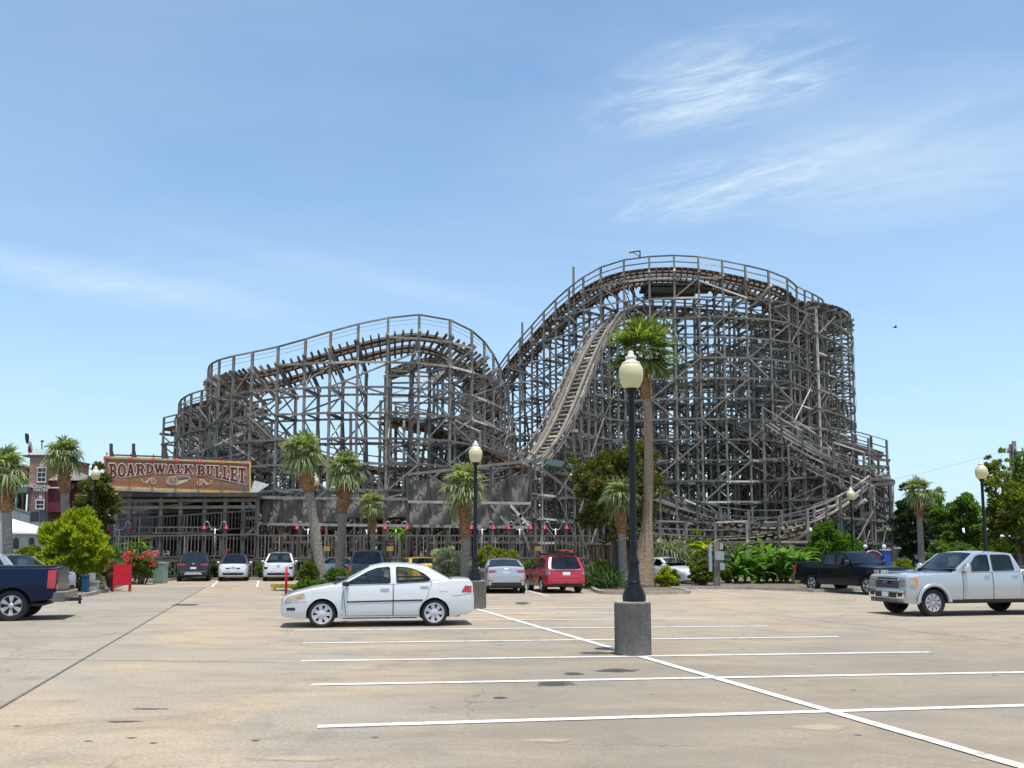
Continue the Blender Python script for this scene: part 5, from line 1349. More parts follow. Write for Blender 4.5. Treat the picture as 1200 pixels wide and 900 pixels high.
PED = pedmat(); PEDTOP = plain('pale_concrete', (.42, .40, .36), .9, .25, 14, bmp=.4)
def pedestal(label, px, py, r, h):
    g_ = G(px, py); root = thing('concrete_pedestal', label, 'pedestal', (g_.x, g_.y + r, 0), group='concrete lamp pedestals')
    m = MB(); m.lathe([(r * 1.005, -.02), (r, .02), (r, h - .02), (r - .025, h)], 48); m.build('column', PED, root, sharp=40)
    m = MB(); m.lathe([(r - .024, h + .001), (r * .5, h + .003), (.001, h + .003)], 48); m.build('top', PEDTOP, root); return g_.y + r
yc = pedestal('nearest round concrete pedestal, on the stall line under the tall lamp', 745, 769.5, .315, .90)
street_lamp('nearest and tallest globe lamp, on the speckled pedestal in the stalls', 739.5, 438, yc, hb=.9, n=40)
yc = pedestal('round concrete pedestal behind the tail of the white sedan', 557.5, 714, .31, .86)
street_lamp('globe lamp on the pedestal behind the white sedan', 557.3, 532, yc, hb=.86)
street_lamp('globe lamp standing in front of the magnolia at the left of the sign', 112, 556, 41.5)
street_lamp('globe lamp whose globe shows beside the leaning palm trunk', 369, 564, 41)
street_lamp('small far globe lamp beside the short slim palm', 438.5, 598)
street_lamp('globe lamp in front of the low sweeping track on the right', 997, 580)
street_lamp('largest globe lamp on the right, in front of the olive tree', 1150, 553)
street_lamp('smallest globe lamp, far between the two green trees', 1122, 612)
street_lamp('globe lamp nearly at the right edge, among olive leaves', 1193.5, 587)
m = MB(); q = P(432, 600, 52); m.tube([(q.x, 52, 0), (q.x, 52, q.z)], .06, 8); tag(m.build('metal_pole', BLACKM), 'plain dark pole just left of the short slim palm', 'pole')
q = P(1154, 600, 48); m = MB(); m.tube([(q.x, 48, 0), (q.x, 48, q.z)], .05, 8); tag(m.build('metal_pole', BLACKM), 'plain dark pole just behind the largest lamp on the right', 'pole')
# gooseneck lamps along the boardwalk rail
GY = 56.6
BULB = plain('red_lamp_shade', (.42, .018, .04), .35, .12, 9, 0, .3)
for i, (px, lb) in enumerate(((140, 'right of the lime bush'), (252, 'above the black-roofed white crossover'), (361, 'behind the leaning palm'), (464, 'above the yellow coupe'), (565, 'behind the pedestal lamp'), (609, 'above the domed hedge'), (651, 'above the red wagon'))):
    b = P(px, 622, GY); z0 = 1.28; root = thing('gooseneck_lamp', 'double gooseneck lamp with two red shades on the boardwalk rail, ' + lb, 'lamp', (b.x, GY, z0), group='red gooseneck lamps')
    zt = P(px, 615, GY).z - z0
    m = MB(); m.tube([(0, 0, 0), (0, 0, zt - .25)], .05, 8); m.build('post', STEEL, root)
    for sg in (-1, 1):
        m = MB(); pts = [(sg * .0, 0, zt - .3), (sg * .2, 0, zt - .32), (sg * .36, 0, zt - .12), (sg * .42, 0, zt + .1), (sg * .56, 0, zt + .22), (sg * .70, 0, zt + .12), (sg * .73, 0, zt - .02)]
        m.tube(smooth(pts, 4), .032, 7); m.build('arm', STEEL, root)
        m = MB(); m.lathe([(.035, zt + .02), (.06, zt - .05), (.1, zt - .1), (.15, zt - .2), (.19, zt - .26), (.18, zt - .28), (.1, zt - .3), (.09, zt - .38), (.001, zt - .4)], 14, (sg * .73, 0, 0)); m.build('lamp_shade', BULB, root, sharp=50)
# boardwalk deck and picket fences
XA = P(133, 650, 56).x; XB = P(700, 650, 56).x
dk = MB(); dk.box(((XA + XB) / 2, 60, 1.2), (XB - XA, 8, .14)); 
for i in range(24):
    x = XA + (XB - XA) * i / 23; dk.box((x, 56.25, .56), (.18, .18, 1.13))
tag(dk.build('boardwalk_deck', WOODD), 'raised timber boardwalk deck along the foot of the coaster', 'deck')
def picket_fence(label, x0, x1, Y, z0, z1, x1z=None, gap=.23, post=2.4, mat=FENCEW, z1b=None, sign=None, cat='fence', pw=.05):
    root = thing('picket_fence', label, cat, ((x0 + x1) / 2, Y, z0)); dzb = 0 if z1b is None else z1b - z1
    m = MB(); n = int((x1 - x0) / gap)
    zz = lambda x: dzb * (x - x0) / (x1 - x0)
    for i in range(n):
        x = x0 + (i + .5) * gap; m.box((x, Y, (z0 + z1) / 2 + zz(x)), (pw, .03, z1 - z0 - .12))
    m.build('picket_panel', mat, root, world=True)
    for z in (z1, z0 + .06):
        r_ = MB(); r_.beam((x0, Y + .04, z), (x1, Y + .04, z + dzb), .1, .1 if z == z1 else .08); r_.build('rail', mat, root, world=True)
    k = max(1, int(round((x1 - x0) / post)))
    for i in range(k + 1):
        x = x0 + (x1 - x0) * i / k; p_ = MB(); p_.box((x, Y + .1, (z0 + z1) / 2 + zz(x)), (.12, .12, z1 - z0 + .1)); p_.build('post', mat, root, world=True)
    return root
X = lambda px, Y: P(px, 650, Y).x
picket_fence('picket railing along the boardwalk deck, between the sign and the sage bush', X(300, 56), X(553, 56), 56.0, 1.28, 2.78)
picket_fence('picket railing along the boardwalk deck, behind the hedge and the red wagon', X(553.5, 56), X(700, 56), 56.0, 1.28, 2.76)
picket_fence('lower picket railing at the boardwalk edge under the big sign', X(135, 56), X(299, 56), 56.0, 1.28, 2.72, z1b=2.86)
picket_fence('upper ramp railing of thin pickets under the big sign', X(136, 57.6), X(298, 57.6), 57.6, 2.7, 3.9, z1b=4.5)
picket_fence('middle ramp railing behind the boardwalk edge under the sign', X(136, 56.9), X(250, 56.9), 56.9, 2.9, 3.35, gap=.4)
picket_fence('low skirting pickets under the boardwalk deck', X(135, 55.8), X(553, 55.8), 55.8, .1, 1.12, gap=.21, pw=.08)
BRF = wood('warm_brown_fence', (.12, .065, .035), (.28, .16, .09))
picket_fence('brown board skirting below the railing behind the red wagon', X(600, 55.6), X(668, 55.6), 55.6, .1, 1.12, gap=.13, pw=.11, mat=BRF)
picket_fence('tall close-boarded brown fence below the magnolia', X(692, 52), X(760, 52), 52.0, .05, 2.1, gap=.2, pw=.15, mat=BRF)
NOT = plain('amber_notice', (.45, .28, .06), .6, .25, 9); 
for px, lb in ((383, 'behind the criss-cross palm'), (457, 'above the yellow coupe'), (631, 'above the red wagon')):
    m = MB(); q = P(px, 643, 55.9); m.box(q, (.42, .03, .3)); tag(m.build('notice_board', NOT), 'small amber notice on the railing, ' + lb, 'sign')
m = MB(); q = P(265, 644, 55.9); m.box(q, (.55, .03, .12)); m.box(q + Vector((-.05, 0, -.18)), (.35, .03, .2)); tag(m.build('notice_board', plain('faded_red_notice', (.3, .06, .07), .7, .2)), 'faded red notice hung on the railing above the black-roofed crossover', 'sign')
# ------------------------------------------------------------------ station under the sign
st = thing('station_shelter', 'dark timber station shelter with canopy below the big sign', 'shelter', (X(215, 60), 60, 0))
for px in (138, 153, 190, 213, 241, 265, 286, 302):
    m = MB(); q = P(px, 579, 57.8); m.box((q.x, 57.8, q.z / 2), (.24, .24, q.z)); m.build('post', WOOD, st, world=True)
for px in (160, 205, 250, 290):
    m = MB(); q = P(px, 585, 63); m.box((q.x, 63, q.z / 2), (.24, .24, q.z)); m.build('post', WOODD, st, world=True)
for y, Y in ((587, 57.6), (595, 57.6), (600, 62.5)):
    m = MB(); m.beam(P(137, y, Y), P(300, y - 1, Y), .08, .22); m.build('rail', WOOD, st, world=True)
m = MB(); a = P(122, 579.5, 57.4); b = P(305, 581, 57.4); c = (a + b) / 2; m.box((c.x, 61, c.z), (b.x - a.x, 8.5, .28)); m.build('roof', WOODD, st, world=True)
m = MB(); a = P(136, 601, 58.4); b = P(226, 588, 58.4); q = (b - a)
m.add([a, b, b + Vector((0, 3.5, .5)), a + Vector((0, 3.5, .5)), a - Vector((0, 0, .1)), b - Vector((0, 0, .1)), b + Vector((0, 3.5, .4)), a + Vector((0, 3.5, .4))], [(0, 1, 2, 3), (7, 6, 5, 4), (0, 4, 5, 1), (1, 5, 6, 2), (2, 6, 7, 3), (3, 7, 4, 0)])
m.build('canopy', plain('off_white_canopy', (.55, .53, .46), .7, .2, 3), st, world=True)
m = MB(); m.box((X(215, 65), 65.2, 4.2), (11.5, .2, 4.8)); m.build('back_wall', DARKIN, st, world=True)
m = MB(); m.box((X(218, 61), 61, 2.62), (10.5, 7, .16)); m.build('platform', WOODD, st, world=True)
m = MB(); a = P(298, 563, 57.6); m.add([a, P(314, 569, 57.6), P(296, 581, 57.4), P(293, 577, 57.4), a + Vector((0, 3, 0)), P(314, 569, 60.6), P(296, 581, 60.4), P(293, 577, 60.4)], [(0, 1, 2, 3), (7, 6, 5, 4), (0, 4, 5, 1), (1, 5, 6, 2), (2, 6, 7, 3), (3, 7, 4, 0)]); m.build('side_roof', plain('pale_roofing', (.5, .5, .46), .7, .2), st, world=True)
for a, b in (((286, 582), (306, 606)), ((286, 629), (306, 612)), ((302, 582), (302, 660)), ((286, 582), (345, 584)), ((286, 607), (306, 607))):
    m = MB(); m.beam(P(a[0], a[1], 57.7), P(b[0], b[1], 57.7), .1, .2); m.build('strut', WOOD, st, world=True)
# ------------------------------------------------------------------ the big sign
SA = P(121.5, 560, 55.5); SB = P(293.5, 560, 58.6); sdv = Vector((SB.x - SA.x, SB.y - SA.y, 0)); sl_ = sdv.length; sdv /= sl_; snv = Vector((sdv.y, -sdv.x, 0))
CAM = Vector((0, 0, CAMH))
def S(px, py, off=0.0):
    d = ray(px, py); t = (SA - CAM).dot(snv) / d.dot(snv); return CAM + d * t + snv * off
sg_ = thing('billboard_sign', 'long wooden sign reading BOARDWALK BULLET with yellow border above the station', 'sign', (S(207, 578).x, S(207, 578).y, S(207, 578).z))
def planked():
    m, nt, b = newmat('painted_plank_board')
    n = noise(nt, 1.2, 6, .65, stretch=(.25, .25, 3)); n2 = noise(nt, .35, 3, .5)
    tc = N(nt, 'ShaderNodeTexCoord'); sx = N(nt, 'ShaderNodeSeparateXYZ'); L(nt, tc.outputs['Object'], sx.inputs[0])
    mm = N(nt, 'ShaderNodeMath', operation='MULTIPLY'); mm.inputs[1].default_value = 3.4; L(nt, sx.outputs[2], mm.inputs[0])
    fr = N(nt, 'ShaderNodeMath', operation='FRACT'); L(nt, mm.outputs[0], fr.inputs[0])
    c = mixc(nt, ramp(nt, n2, [(.4, 0.0), (.6, 1.0)]), ramp(nt, n, [(.3, (.20, .085, .045)), (.7, (.42, .17, .075))]), ramp(nt, n, [(.3, (.13, .10, .085)), (.7, (.26, .20, .165))]))
    c = mixc(nt, 1.0, c, ramp(nt, fr.outputs[0], [(0, (.5, .5, .5)), (.06, (1, 1, 1)), (1, (1, 1, 1))]), 'MULTIPLY')
    L(nt, c, b.inputs['Base Color']); b.inputs['Roughness'].default_value = .7; return m
LT, RT, LB, RB = (121.5, 534.5), (294, 541), (121.5, 572), (294, 579)
def sframe(m, pts, d0, d1): m.prism(pts, lambda x, y, d: S(x, y, d), d0, d1)
m = MB(); sframe(m, [LT, RT, RB, LB], -.25, 0); m.build('board', planked(), sg_, world=True, fixn=True)
YB = plain('sign_yellow_border', (.62, .40, .12), .55, .2, 5)
def lerp2(a, b, t): return (a[0] + (b[0] - a[0]) * t, a[1] + (b[1] - a[1]) * t)
for a, b, c, d in ((LT, RT, (292, 543.4), (121.5, 537)), ((123.3, 537.2), (121.5, 537.1), LB, (123.3, 572)), ((292, 543.5), RT, RB, (292, 579)), ((123.4, 569.4), (291.9, 576.2), (291.9, 579), (123.4, 572))):
    m = MB(); sframe(m, [a, b, c, d], 0.002, .05); m.build('border', YB, sg_, world=True, fixn=True)
m = MB(); sframe(m, [(121, 572.2), (295, 579.2), (295, 581.2), (121, 574.4)], -.3, .12); m.build('ledge', STEEL, sg_, world=True, fixn=True)
m = MB(); sframe(m, [(130, 532), (284, 537.5), (284, 539.2), (130, 533.6)], -.2, -.05); m.build('top_rail', plain('dull_purple_rail', (.09, .07, .10), .6, .2), sg_, world=True, fixn=True)
for px in (129.5, 156, 193.5):
    m = MB(); a = S(px, 519, -.4); b = S(px, 540, -.4); m.beam(a, b, .16, .16); m.beam(S(px, 527, -.4), S(px + 2.4, 537, -.4), .1, .2); m.build('mast', WOODD, sg_, world=True)
MAROON = plain('maroon_lettering', (.13, .008, .016), .5, .2, 8); CREAML = plain('cream_lettering', (.70, .56, .42), .55, .15, 8)
V = [('R', .14, 0, .42, 1)]; ST, SBm = ('R', .0, .87, .45, 1), ('R', .0, 0, .45, .13)
GLY = {'B': V + [ST, SBm, ('R', .4, .84, .6, 1), ('R', .4, .43, .6, .58), ('R', .4, 0, .6, .16), ('A', .58, .73, .37, .27, -90, 90), ('A', .58, .28, .42, .28, -90, 90)],
 'O': [('A', .5, .5, .5, .5, 0, 360)], 'A': [('L', .2, .02, .46, .98, .2), ('L', .8, .02, .54, .98, .27), ('R', .3, .24, .72, .38), ('R', 0, 0, .38, .13), ('R', .58, 0, 1, .13)],
 'R': V + [ST, SBm, ('R', .4, .84, .6, 1), ('R', .4, .42, .6, .57), ('A', .58, .71, .37, .29, -90, 90), ('L', .56, .5, .82, .05, .24), ('R', .68, 0, 1, .13)],
 'D': V + [ST, SBm, ('R', .4, .85, .55, 1), ('R', .4, 0, .55, .15), ('A', .5, .5, .5, .5, -90, 90)],
 'W': [('L', .14, .98, .3, .02, .2), ('L', .34, .02, .5, .9, .15), ('L', .5, .98, .66, .02, .2), ('L', .7, .02, .88, .98, .15), ('R', 0, .87, .3, 1), ('R', .36, .87, .64, 1), ('R', .74, .87, 1, 1)],
 'L': [('R', .2, 0, .5, 1), ('R', .05, .87, .65, 1), ('R', .05, 0, .98, .15), ('R', .8, 0, .98, .42)],
 'K': V + [ST, SBm, ('L', .42, .42, .82, .95, .2), ('L', .48, .56, .84, .05, .25), ('R', .62, .87, 1, 1), ('R', .64, 0, 1, .13)],
 'U': [('R', .14, .35, .42, 1), ('R', .68, .35, .86, 1), ('A', .5, .36, .36, .36, 180, 360), ('R', .0, .87, .52, 1), ('R', .58, .87, 1, 1)],
 'E': V + [('R', 0, .85, .95, 1), ('R', 0, 0, .98, .15), ('R', .4, .43, .75, .57), ('R', .8, .62, .95, .98), ('R', .82, .02, .98, .4), ('R', .66, .33, .78, .67)],
 'T': [('R', .35, 0, .65, 1), ('R', 0, .85, 1, 1), ('R', 0, .6, .17, 1), ('R', .83, .6, 1, 1), ('R', .2, 0, .8, .13)]}
def glyph(m, ch, fn, d, g=0.0):
    k = 0
    for s in GLY[ch]:
        off = d + .0012 * k; k += 1
        if s[0] == 'R':
            pts = [(s[1] - g, s[2] - g), (s[3] + g, s[2] - g), (s[3] + g, s[4] + g), (s[1] - g, s[4] + g)]
            m.add([fn(x, y, off) for x, y in pts], [(0, 1, 2, 3)])
        elif s[0] == 'L':
            x0, y0, x1, y1, w = s[1:]; w = w / 2 + g
            e = g if True else 0; dy = math.copysign(e, y1 - y0)
            pts = [(x0 - w, y0 - dy), (x0 + w, y0 - dy), (x1 + w, y1 + dy), (x1 - w, y1 + dy)]
            m.add([fn(x, y, off) for x, y in pts], [(0, 1, 2, 3)])
        else:
            cx, cy, rx, ry, a0, a1 = s[1:]; kx = 22; wi = .27; wy = .15
            vs = []
            for i in range(kx + 1):
                a = R(a0 + (a1 - a0) * i / kx); ca, sa = math.cos(a), math.sin(a)
                vs += [fn(cx + (rx + g) * ca, cy + (ry + g) * sa, off), fn(cx + max(.02, rx - wi - g) * ca, cy + max(.02, ry - wy - g) * sa, off)]
            m.add(vs, [(2 * i, 2 * i + 1, 2 * i + 3, 2 * i + 2) for i in range(kx)])
xs_t = [128, 180, 226, 255, 288]; ytop = [543.4, 544, 545, 546.3, 548.6]; xs_b = [128, 138, 150, 165, 180, 195, 215, 232, 246, 260, 288]; ybot = [562, 560, 558, 556, 554.6, 554.2, 554.6, 556, 558.5, 561, 567]
LET = [('B', 127.6, 137), ('O', 137.8, 147.8), ('A', 147.8, 158), ('R', 159, 169.6), ('D', 170.4, 180), ('W', 180.3, 194.6), ('A', 195.6, 205.4), ('L', 206, 214.2), ('K', 215, 226), ('B', 230.4, 240.6), ('U', 241, 250.8), ('L', 251.2, 259.6), ('L', 260, 268.8), ('E', 269.4, 279), ('T', 279.2, 288.2)]
for layer, mt, g_, d0 in (('letter_outline', CREAML, .085, .012), ('letter', MAROON, 0.0, .030)):
    for ch, x0, x1 in LET:
        m = MB()
        def fn(x, y, d):
            px = x0 + (x1 - x0 - .6) * x + .3; yt = float(np.interp(px, xs_t, ytop)); yb = float(np.interp(px, xs_b, ybot))
            return S(px, yb + (yt - yb) * y, d)
        glyph(m, ch, fn, d0, g_); m.build(layer, mt, sg_, world=True)
def ribbon(pts, w, d, mt, nm):
    m = MB(); vs = []; n = len(pts)
    for i in range(n):
        a = Vector(pts[max(i - 1, 0)]); b = Vector(pts[min(i + 1, n - 1)]); t = (b - a).normalized(); nn = Vector((-t.y, t.x)) * (w[i] if hasattr(w, '__len__') else w) / 2
        p = Vector(pts[i]); vs += [S(p.x + nn.x, p.y + nn.y, d + .0004 * i), S(p.x - nn.x, p.y - nn.y, d + .0004 * i)]
    m.add(vs, [(2 * i, 2 * i + 1, 2 * i + 3, 2 * i + 2) for i in range(n - 1)]); m.build(nm, mt, sg_, world=True)
def scroll(cx, cy, sgn):
    pts = []
    for i in range(34):
        f = i / 33; a = R(90 + 560 * (1 - f)); r = .7 + 3.3 * f; pts.append((cx + sgn * r * math.cos(a), cy - r * math.sin(a) * .95))
    pts = pts + [(cx - sgn * 3.6, cy + .2)][:0]
    ribbon(pts, [.5 + .55 * i / 33 for i in range(34)], .02, CREAML, 'scroll')
    tail = smooth([(cx - sgn * 1.0, cy - 3.9), (cx - sgn * 5.0, cy - 2.8), (cx - sgn * 8.2, cy + .3), (cx - sgn * 11.5, cy + 1.2), (cx - sgn * 14.3, cy - .6), (cx - sgn * 14.4, cy - 2.4), (cx - sgn * 13.2, cy - 2.2)], 5)
    ribbon([(p.x, p.y) for p in [Vector((q.x, q.y)) for q in tail]], [1.1] * 12 + [.8] * (len(tail) - 12), .034, CREAML, 'scroll')
    tl = smooth([(cx - sgn * 5.2, cy - 2.6), (cx - sgn * 7.4, cy + 1.8), (cx - sgn * 9.4, cy + 1.9), (cx - sgn * 9.5, cy + .2), (cx - sgn * 8.3, cy + .2)], 5)
    ribbon([(q.x, q.y) for q in tl], .7, .048, CREAML, 'scroll')
_sm = smooth
def smooth(pts, n=6): return _sm([Vector((p[0], p[1], p[2] if len(p) > 2 else 0)) for p in pts], n)
scroll(180.5, 563.8, 1); scroll(233.6, 565.5, -1)
# the bullet emblem
def blobp(pts, d, mt, nm):
    m = MB(); m.poly(pts, fn=lambda x, y: S(x, y, d)); m.build(nm, mt, sg_, world=True)
BR = plain('bronze_paint', (.42, .30, .19), .5, .2, 6); BRL = plain('pale_bronze_paint', (.62, .50, .30), .5, .2, 6); BRD = plain('dark_brown_paint', (.09, .05, .04), .5, .2, 6); BRM = plain('mid_brown_paint', (.28, .17, .12), .5, .2, 6)
def ell(cx, cy, rx, ry, rot=0, n=26): return [(cx + rx * math.cos(t) * math.cos(rot) - ry * math.sin(t) * math.sin(rot), cy + rx * math.cos(t) * math.sin(rot) + ry * math.sin(t) * math.cos(rot)) for t in [2 * math.pi * i / n for i in range(n)]]
blobp([(198, 558.5), (207, 556.8), (220.5, 557.2), (223, 559), (222.5, 561.5), (219, 564.5), (209, 568), (200, 569), (194.5, 566.8), (194.2, 563)], .014, BRL, 'emblem')
blobp([(206, 557.6), (220.3, 557.8), (221.8, 560.6), (208.5, 562.6)], .020, BRM, 'emblem'); blobp([(208, 560.8), (221.5, 559.4), (222, 560.8), (208.6, 562.7)], .026, BRD, 'emblem')
blobp(ell(201.5, 563.2, 7.2, 5.0, -.15), .032, BR, 'emblem'); blobp(ell(202.2, 563, 4.6, 3.0, -.2), .038, BRM, 'emblem'); blobp(ell(203, 562.6, 1.0, .8), .044, CREAML, 'emblem'); blobp(ell(202.5, 567.2, 1.3, .55), .046, BRD, 'emblem')
for i, px in enumerate((125.5, 153.6, 180, 207.3, 234, 261, 287.5)):
    py = 538.2 + (px - 125) * .042; c = S(px, py, .55); root = thing('sign_lamp', 'small red lamp over the big sign, ' + ('at its left end', 'over the A', 'over the D', 'over the first L', 'over the first B of BULLET', 'over the double L', 'at its right end')[i], 'lamp', c, group='red lamps along the sign')
    m = MB(); m.lathe([(.02, .22), (.06, .17), (.12, .06), (.17, -.04), (.16, -.08), (.08, -.08), (.001, -.12)], 14); m.build('lamp_shade', BULB, root, sharp=50)
    m = MB(); e = snv * -.6; m.tube([(0, 0, .2), (0, 0, .32), (e.x * .4, e.y * .4, .42), (e.x, e.y, .3)], .025, 6); m.build('arm', BLACKM, root)
# ------------------------------------------------------------------ small things in the car park
# red sandwich board
rb = thing('sandwich_board', 'blank red metal sandwich board standing on the lane by the kerb', 'sandwich board', G(142, 693.5), R(35))
for sg in (-1, 1):
    m = MB(); M_ = Matrix.Rotation(R(9) * sg, 3, 'X'); o_ = Vector((0, sg * -.22, 0)) 
    def pt(x, z, y=0): return M_ @ Vector((x, y, z - 1.18)) + Vector((0, 0, 1.18))
    ol = rounded([(-.38, .28), (.38, .28), (.38, 1.18), (-.38, 1.18)], .06)
    m.prism(ol, lambda x, z, d: pt(x, z, d), -.015, .015); m.build('panel', REDP, rb, fixn=True)
    for x in (-.35, .35):
        m = MB(); m.beam(pt(x, 0), pt(x, 1.18), .05, .05); m.build('leg', REDP, rb)
# green utility box
g_ = G(185, 684); ub = thing('utility_box', 'pale green utility box beside the red flowers', 'utility box', g_); m = MB(); m.box((0, .3, .55), (.62, .5, 1.1)); m.build('cabinet', plain('pale_green_enamel', (.25, .34, .29), .5, .15), ub)
m = MB(); m.box((0, .3, 1.13), (.68, .56, .07)); m.build('lid', plain('pale_green_lid', (.42, .50, .45), .5, .12), ub)
m = MB(); m.box((0, .04, .55), (.5, .02, .9)); m.build('door', plain('green_door', (.22, .31, .26), .5, .12), ub)
# red bollard and yellow wheel stop
g_ = G(335, 697.5); bo = thing('bollard', 'thin red bollard on a small steel foot beside the yellow wheel stop', 'bollard', g_)
m = MB(); m.tube([(0, 0, .04), (0, 0, 1.1)], .05, 12); m.lathe([(.05, 1.1), (.035, 1.13), (.001, 1.14)], 12); m.build('post', REDP, bo); m = MB(); m.box((0, 0, .02), (.3, .3, .04)); m.build('base_plate', STEEL, bo)
g_ = G(330.5, 692); ws_ = MB(); prof = [(-.09, 0), (.09, 0), (.07, .17), (-.07, .17)]; ws_.prism(prof, lambda x, y, d: Vector((d, x, y + .14)), -.5, .5)
o = ws_.build('barrier_beam', YELLOWP, None, fixn=True); o.location = g_; tag(o, 'bright yellow wheel stop lying behind the red bollard', 'wheel stop')
o.location = (g_.x, g_.y, -.02)
ft = MB(); ft.box((-.35, 0, .07), (.1, .16, .14)); ft.box((.35, 0, .07), (.1, .16, .14)); ft.build('foot', YELLOWP, o)
# drain grates
for (px, py, rx) in ((217, 709.2, .36),):
    g_ = G(px, py); m = MB()
    for i in range(9): m.box((0, -.2 + .05 * i, .006), (rx * 2, .03, .012))
    o = m.build('drain_grate', plain('rusty_iron', (.055, .035, .025), .8, .3), None); o.location = (g_.x, g_.y, .006); o.rotation_euler = (0, 0, -.05); tag(o, 'rusty iron drain grate on the lane joint', 'drain grate')
# meter post with boxes
g_ = G(842, 690); mp = thing('meter_post', 'square timber post carrying grey meter boxes beside the banana plants', 'meter post', (g_.x, g_.y + .3, 0))
m = MB(); m.box((0, 0, 1.1), (.26, .26, 2.2)); m.build('post', wood('grey_post', (.16, .14, .12), (.34, .31, .27)), mp)
m = MB(); m.box((-.3, 0, 1.45), (.14, .2, 1.3)); m.build('post_side_box', plain('pale_blue_grey', (.30, .35, .38), .5, .15), mp)
for x, z, w, h in ((.1, 1.55, .42, .4), (.22, 1.05, .22, .34), (.2, 2.0, .16, .3)):
    m = MB(); m.box((x, -.2, z), (w, .14, h)); m.build('meter_box', plain('grey_enamel_box', (.33, .34, .33), .5, .12), mp)
# blue post box under the lime bush and a white bench block
q = P(101, 668, 35.2); m = MB(); m.box((0, 0, .37), (.2, .22, .74)); m.box((0, 0, .77), (.24, .26, .06)); o = m.build('blue_post', plain('blue_enamel', (.015, .09, .2), .45, .15)); o.location = (q.x, 35.2, 0); tag(o, 'blue post half hidden under the lime bush', 'post')
q = P(110, 668, 35.6); m = MB(); m.box((0, 0, .5), (.7, .4, .6)); m.box((0, 0, .83), (.8, .5, .08)); m.box((-.1, 0, 1.15), (.35, .3, .5)); o = m.build('planter_box', PEDTOP); o.location = (q.x, 35.6, 0); o.scale = (.6, .6, .62); tag(o, 'pale stone planter right of the blue post', 'planter')
# arch sign, globes and the blue booth on the right
Yb = 55
ar = thing('arch_sign', 'small maroon arched entrance sign between two white globes', 'sign', (P(1023, 650, Yb).x, Yb, 0))
c = P(1023, 656, Yb); m = MB(); k = 18; ol = []
for i in range(k + 1):
    a = R(25 + 130 * i / k); ol.append((c.x + .62 * math.cos(a), c.z - .05 + .62 * math.sin(a)))
for i in range(k + 1):
    a = R(155 - 130 * i / k); ol.append((c.x + .42 * math.cos(a), c.z - .1 + .36 * math.sin(a)))
m.prism(ol, lambda x, z, d: Vector((x, Yb + d, z)), -.05, .05); m.build('arch', plain('maroon_arch', (.22, .03, .05), .5, .2), ar, world=True, fixn=True)
m = MB(); ol2 = []
for i in range(k + 1):
    a = R(25 + 130 * i / k); ol2.append((c.x + .66 * math.cos(a), c.z - .05 + .66 * math.sin(a)))
for i in range(k + 1):
    a = R(155 - 130 * i / k); ol2.append((c.x + .62 * math.cos(a), c.z - .05 + .62 * math.sin(a)))
m.prism(ol2, lambda x, z, d: Vector((x, Yb + d, z)), -.08, .08); m.build('trim', WHITEP, ar, world=True, fixn=True)
for px in (1013.5, 1032.5):
    q = P(px, 650, Yb + .3); m = MB(); m.tube([(q.x, Yb + .3, 0), (q.x, Yb + .3, q.z + .2)], .07, 8); m.build('post', BLACKM, ar, world=True)
GLB = plain('white_globe', (.78, .76, .76), .3, .06, 5, 0, .4)
for px, py, lb in ((1014, 640.5, 'left of the maroon arch'), (1036, 640.5, 'on the blue booth')):
    q = P(px, py, Yb - .1); m = MB(); m.lathe([(.13 * math.sin(math.pi * i / 12) + .001, -.13 * math.cos(math.pi * i / 12)) for i in range(13)], 20); rt = thing('globe_lamp', 'round white globe lamp ' + lb, 'lamp', q); m.build('globe', GLB, rt)
    m = MB(); m.tube([(0, 0, -.1), (0, 0, -q.z if px < 1020 else -.3)], .035, 8); m.build('post', BLACKM, rt)
q = P(1037.5, 645, Yb); bb = thing('booth', 'narrow bright blue booth beside the maroon arch', 'booth', (q.x, Yb, 0)); m = MB(); m.box((0, 0, q.z / 2), (.42, .5, q.z)); m.box((-.34, .2, q.z / 2 - .1), (.3, .4, q.z - .2)); m.build('cabinet', plain('bright_blue_enamel', (.015, .09, .40), .45, .15), bb)
m = MB(); m.box((0, 0, q.z + .04), (.5, .58, .08)); m.build('lid', WHITEP, bb)
# utility pole
Yp = 60; q = P(1188, 517, Yp); up_ = thing('utility_pole', 'weathered utility pole with a grey transformer above the olive tree', 'utility pole', (q.x, Yp, 0))
m = MB(); m.tube([(0, 0, 0), (0, 0, q.z)], [.2, .14], 10); m.tube([(-.25, .3, 0), (-.12, .2, q.z - .2)], [.16, .12], 10); m.build('post', BARK, up_)
m = MB(); m.beam((-.6, -.15, q.z - .8), (.6, -.15, q.z - .8), .1, .12); m.build('crossarm', BARK, up_)
for x in (-.5, .0, .5):
    m = MB(); m.lathe([(.05, 0), (.08, .08), (.05, .16), (.07, .22), (.02, .3)], 8, (x, -.15, q.z - .74)); m.build('insulator', STEEL, up_)
c = P(1180, 557, Yp) - Vector((q.x, Yp, 0)); m = MB(); m.lathe([(.001, -.55), (.26, -.5), (.27, .45), (.2, .55), (.001, .58)], 18, (c.x, -.1, c.z)); m.build('transformer', plain('grey_transformer', (.42, .45, .47), .45, .1), up_, sharp=50)
m = MB(); m.beam((c.x, -.1, c.z + .1), (0, 0, c.z + .1), .1, .2); m.build('bracket', STEEL, up_)
m = MB()
for z, x1 in ((0.0, -14), (-.3, 20)):
    pts = [Vector((q.x, Yp, q.z - .5 + z)).lerp(Vector((q.x + x1, Yp + 25, q.z - 1.5)), i / 14) - Vector((0, 0, 1.3 * math.sin(math.pi * i / 14))) for i in range(15)]
    m.tube(pts, .006, 4)
m.build('wire', BLACKM, up_, world=True)
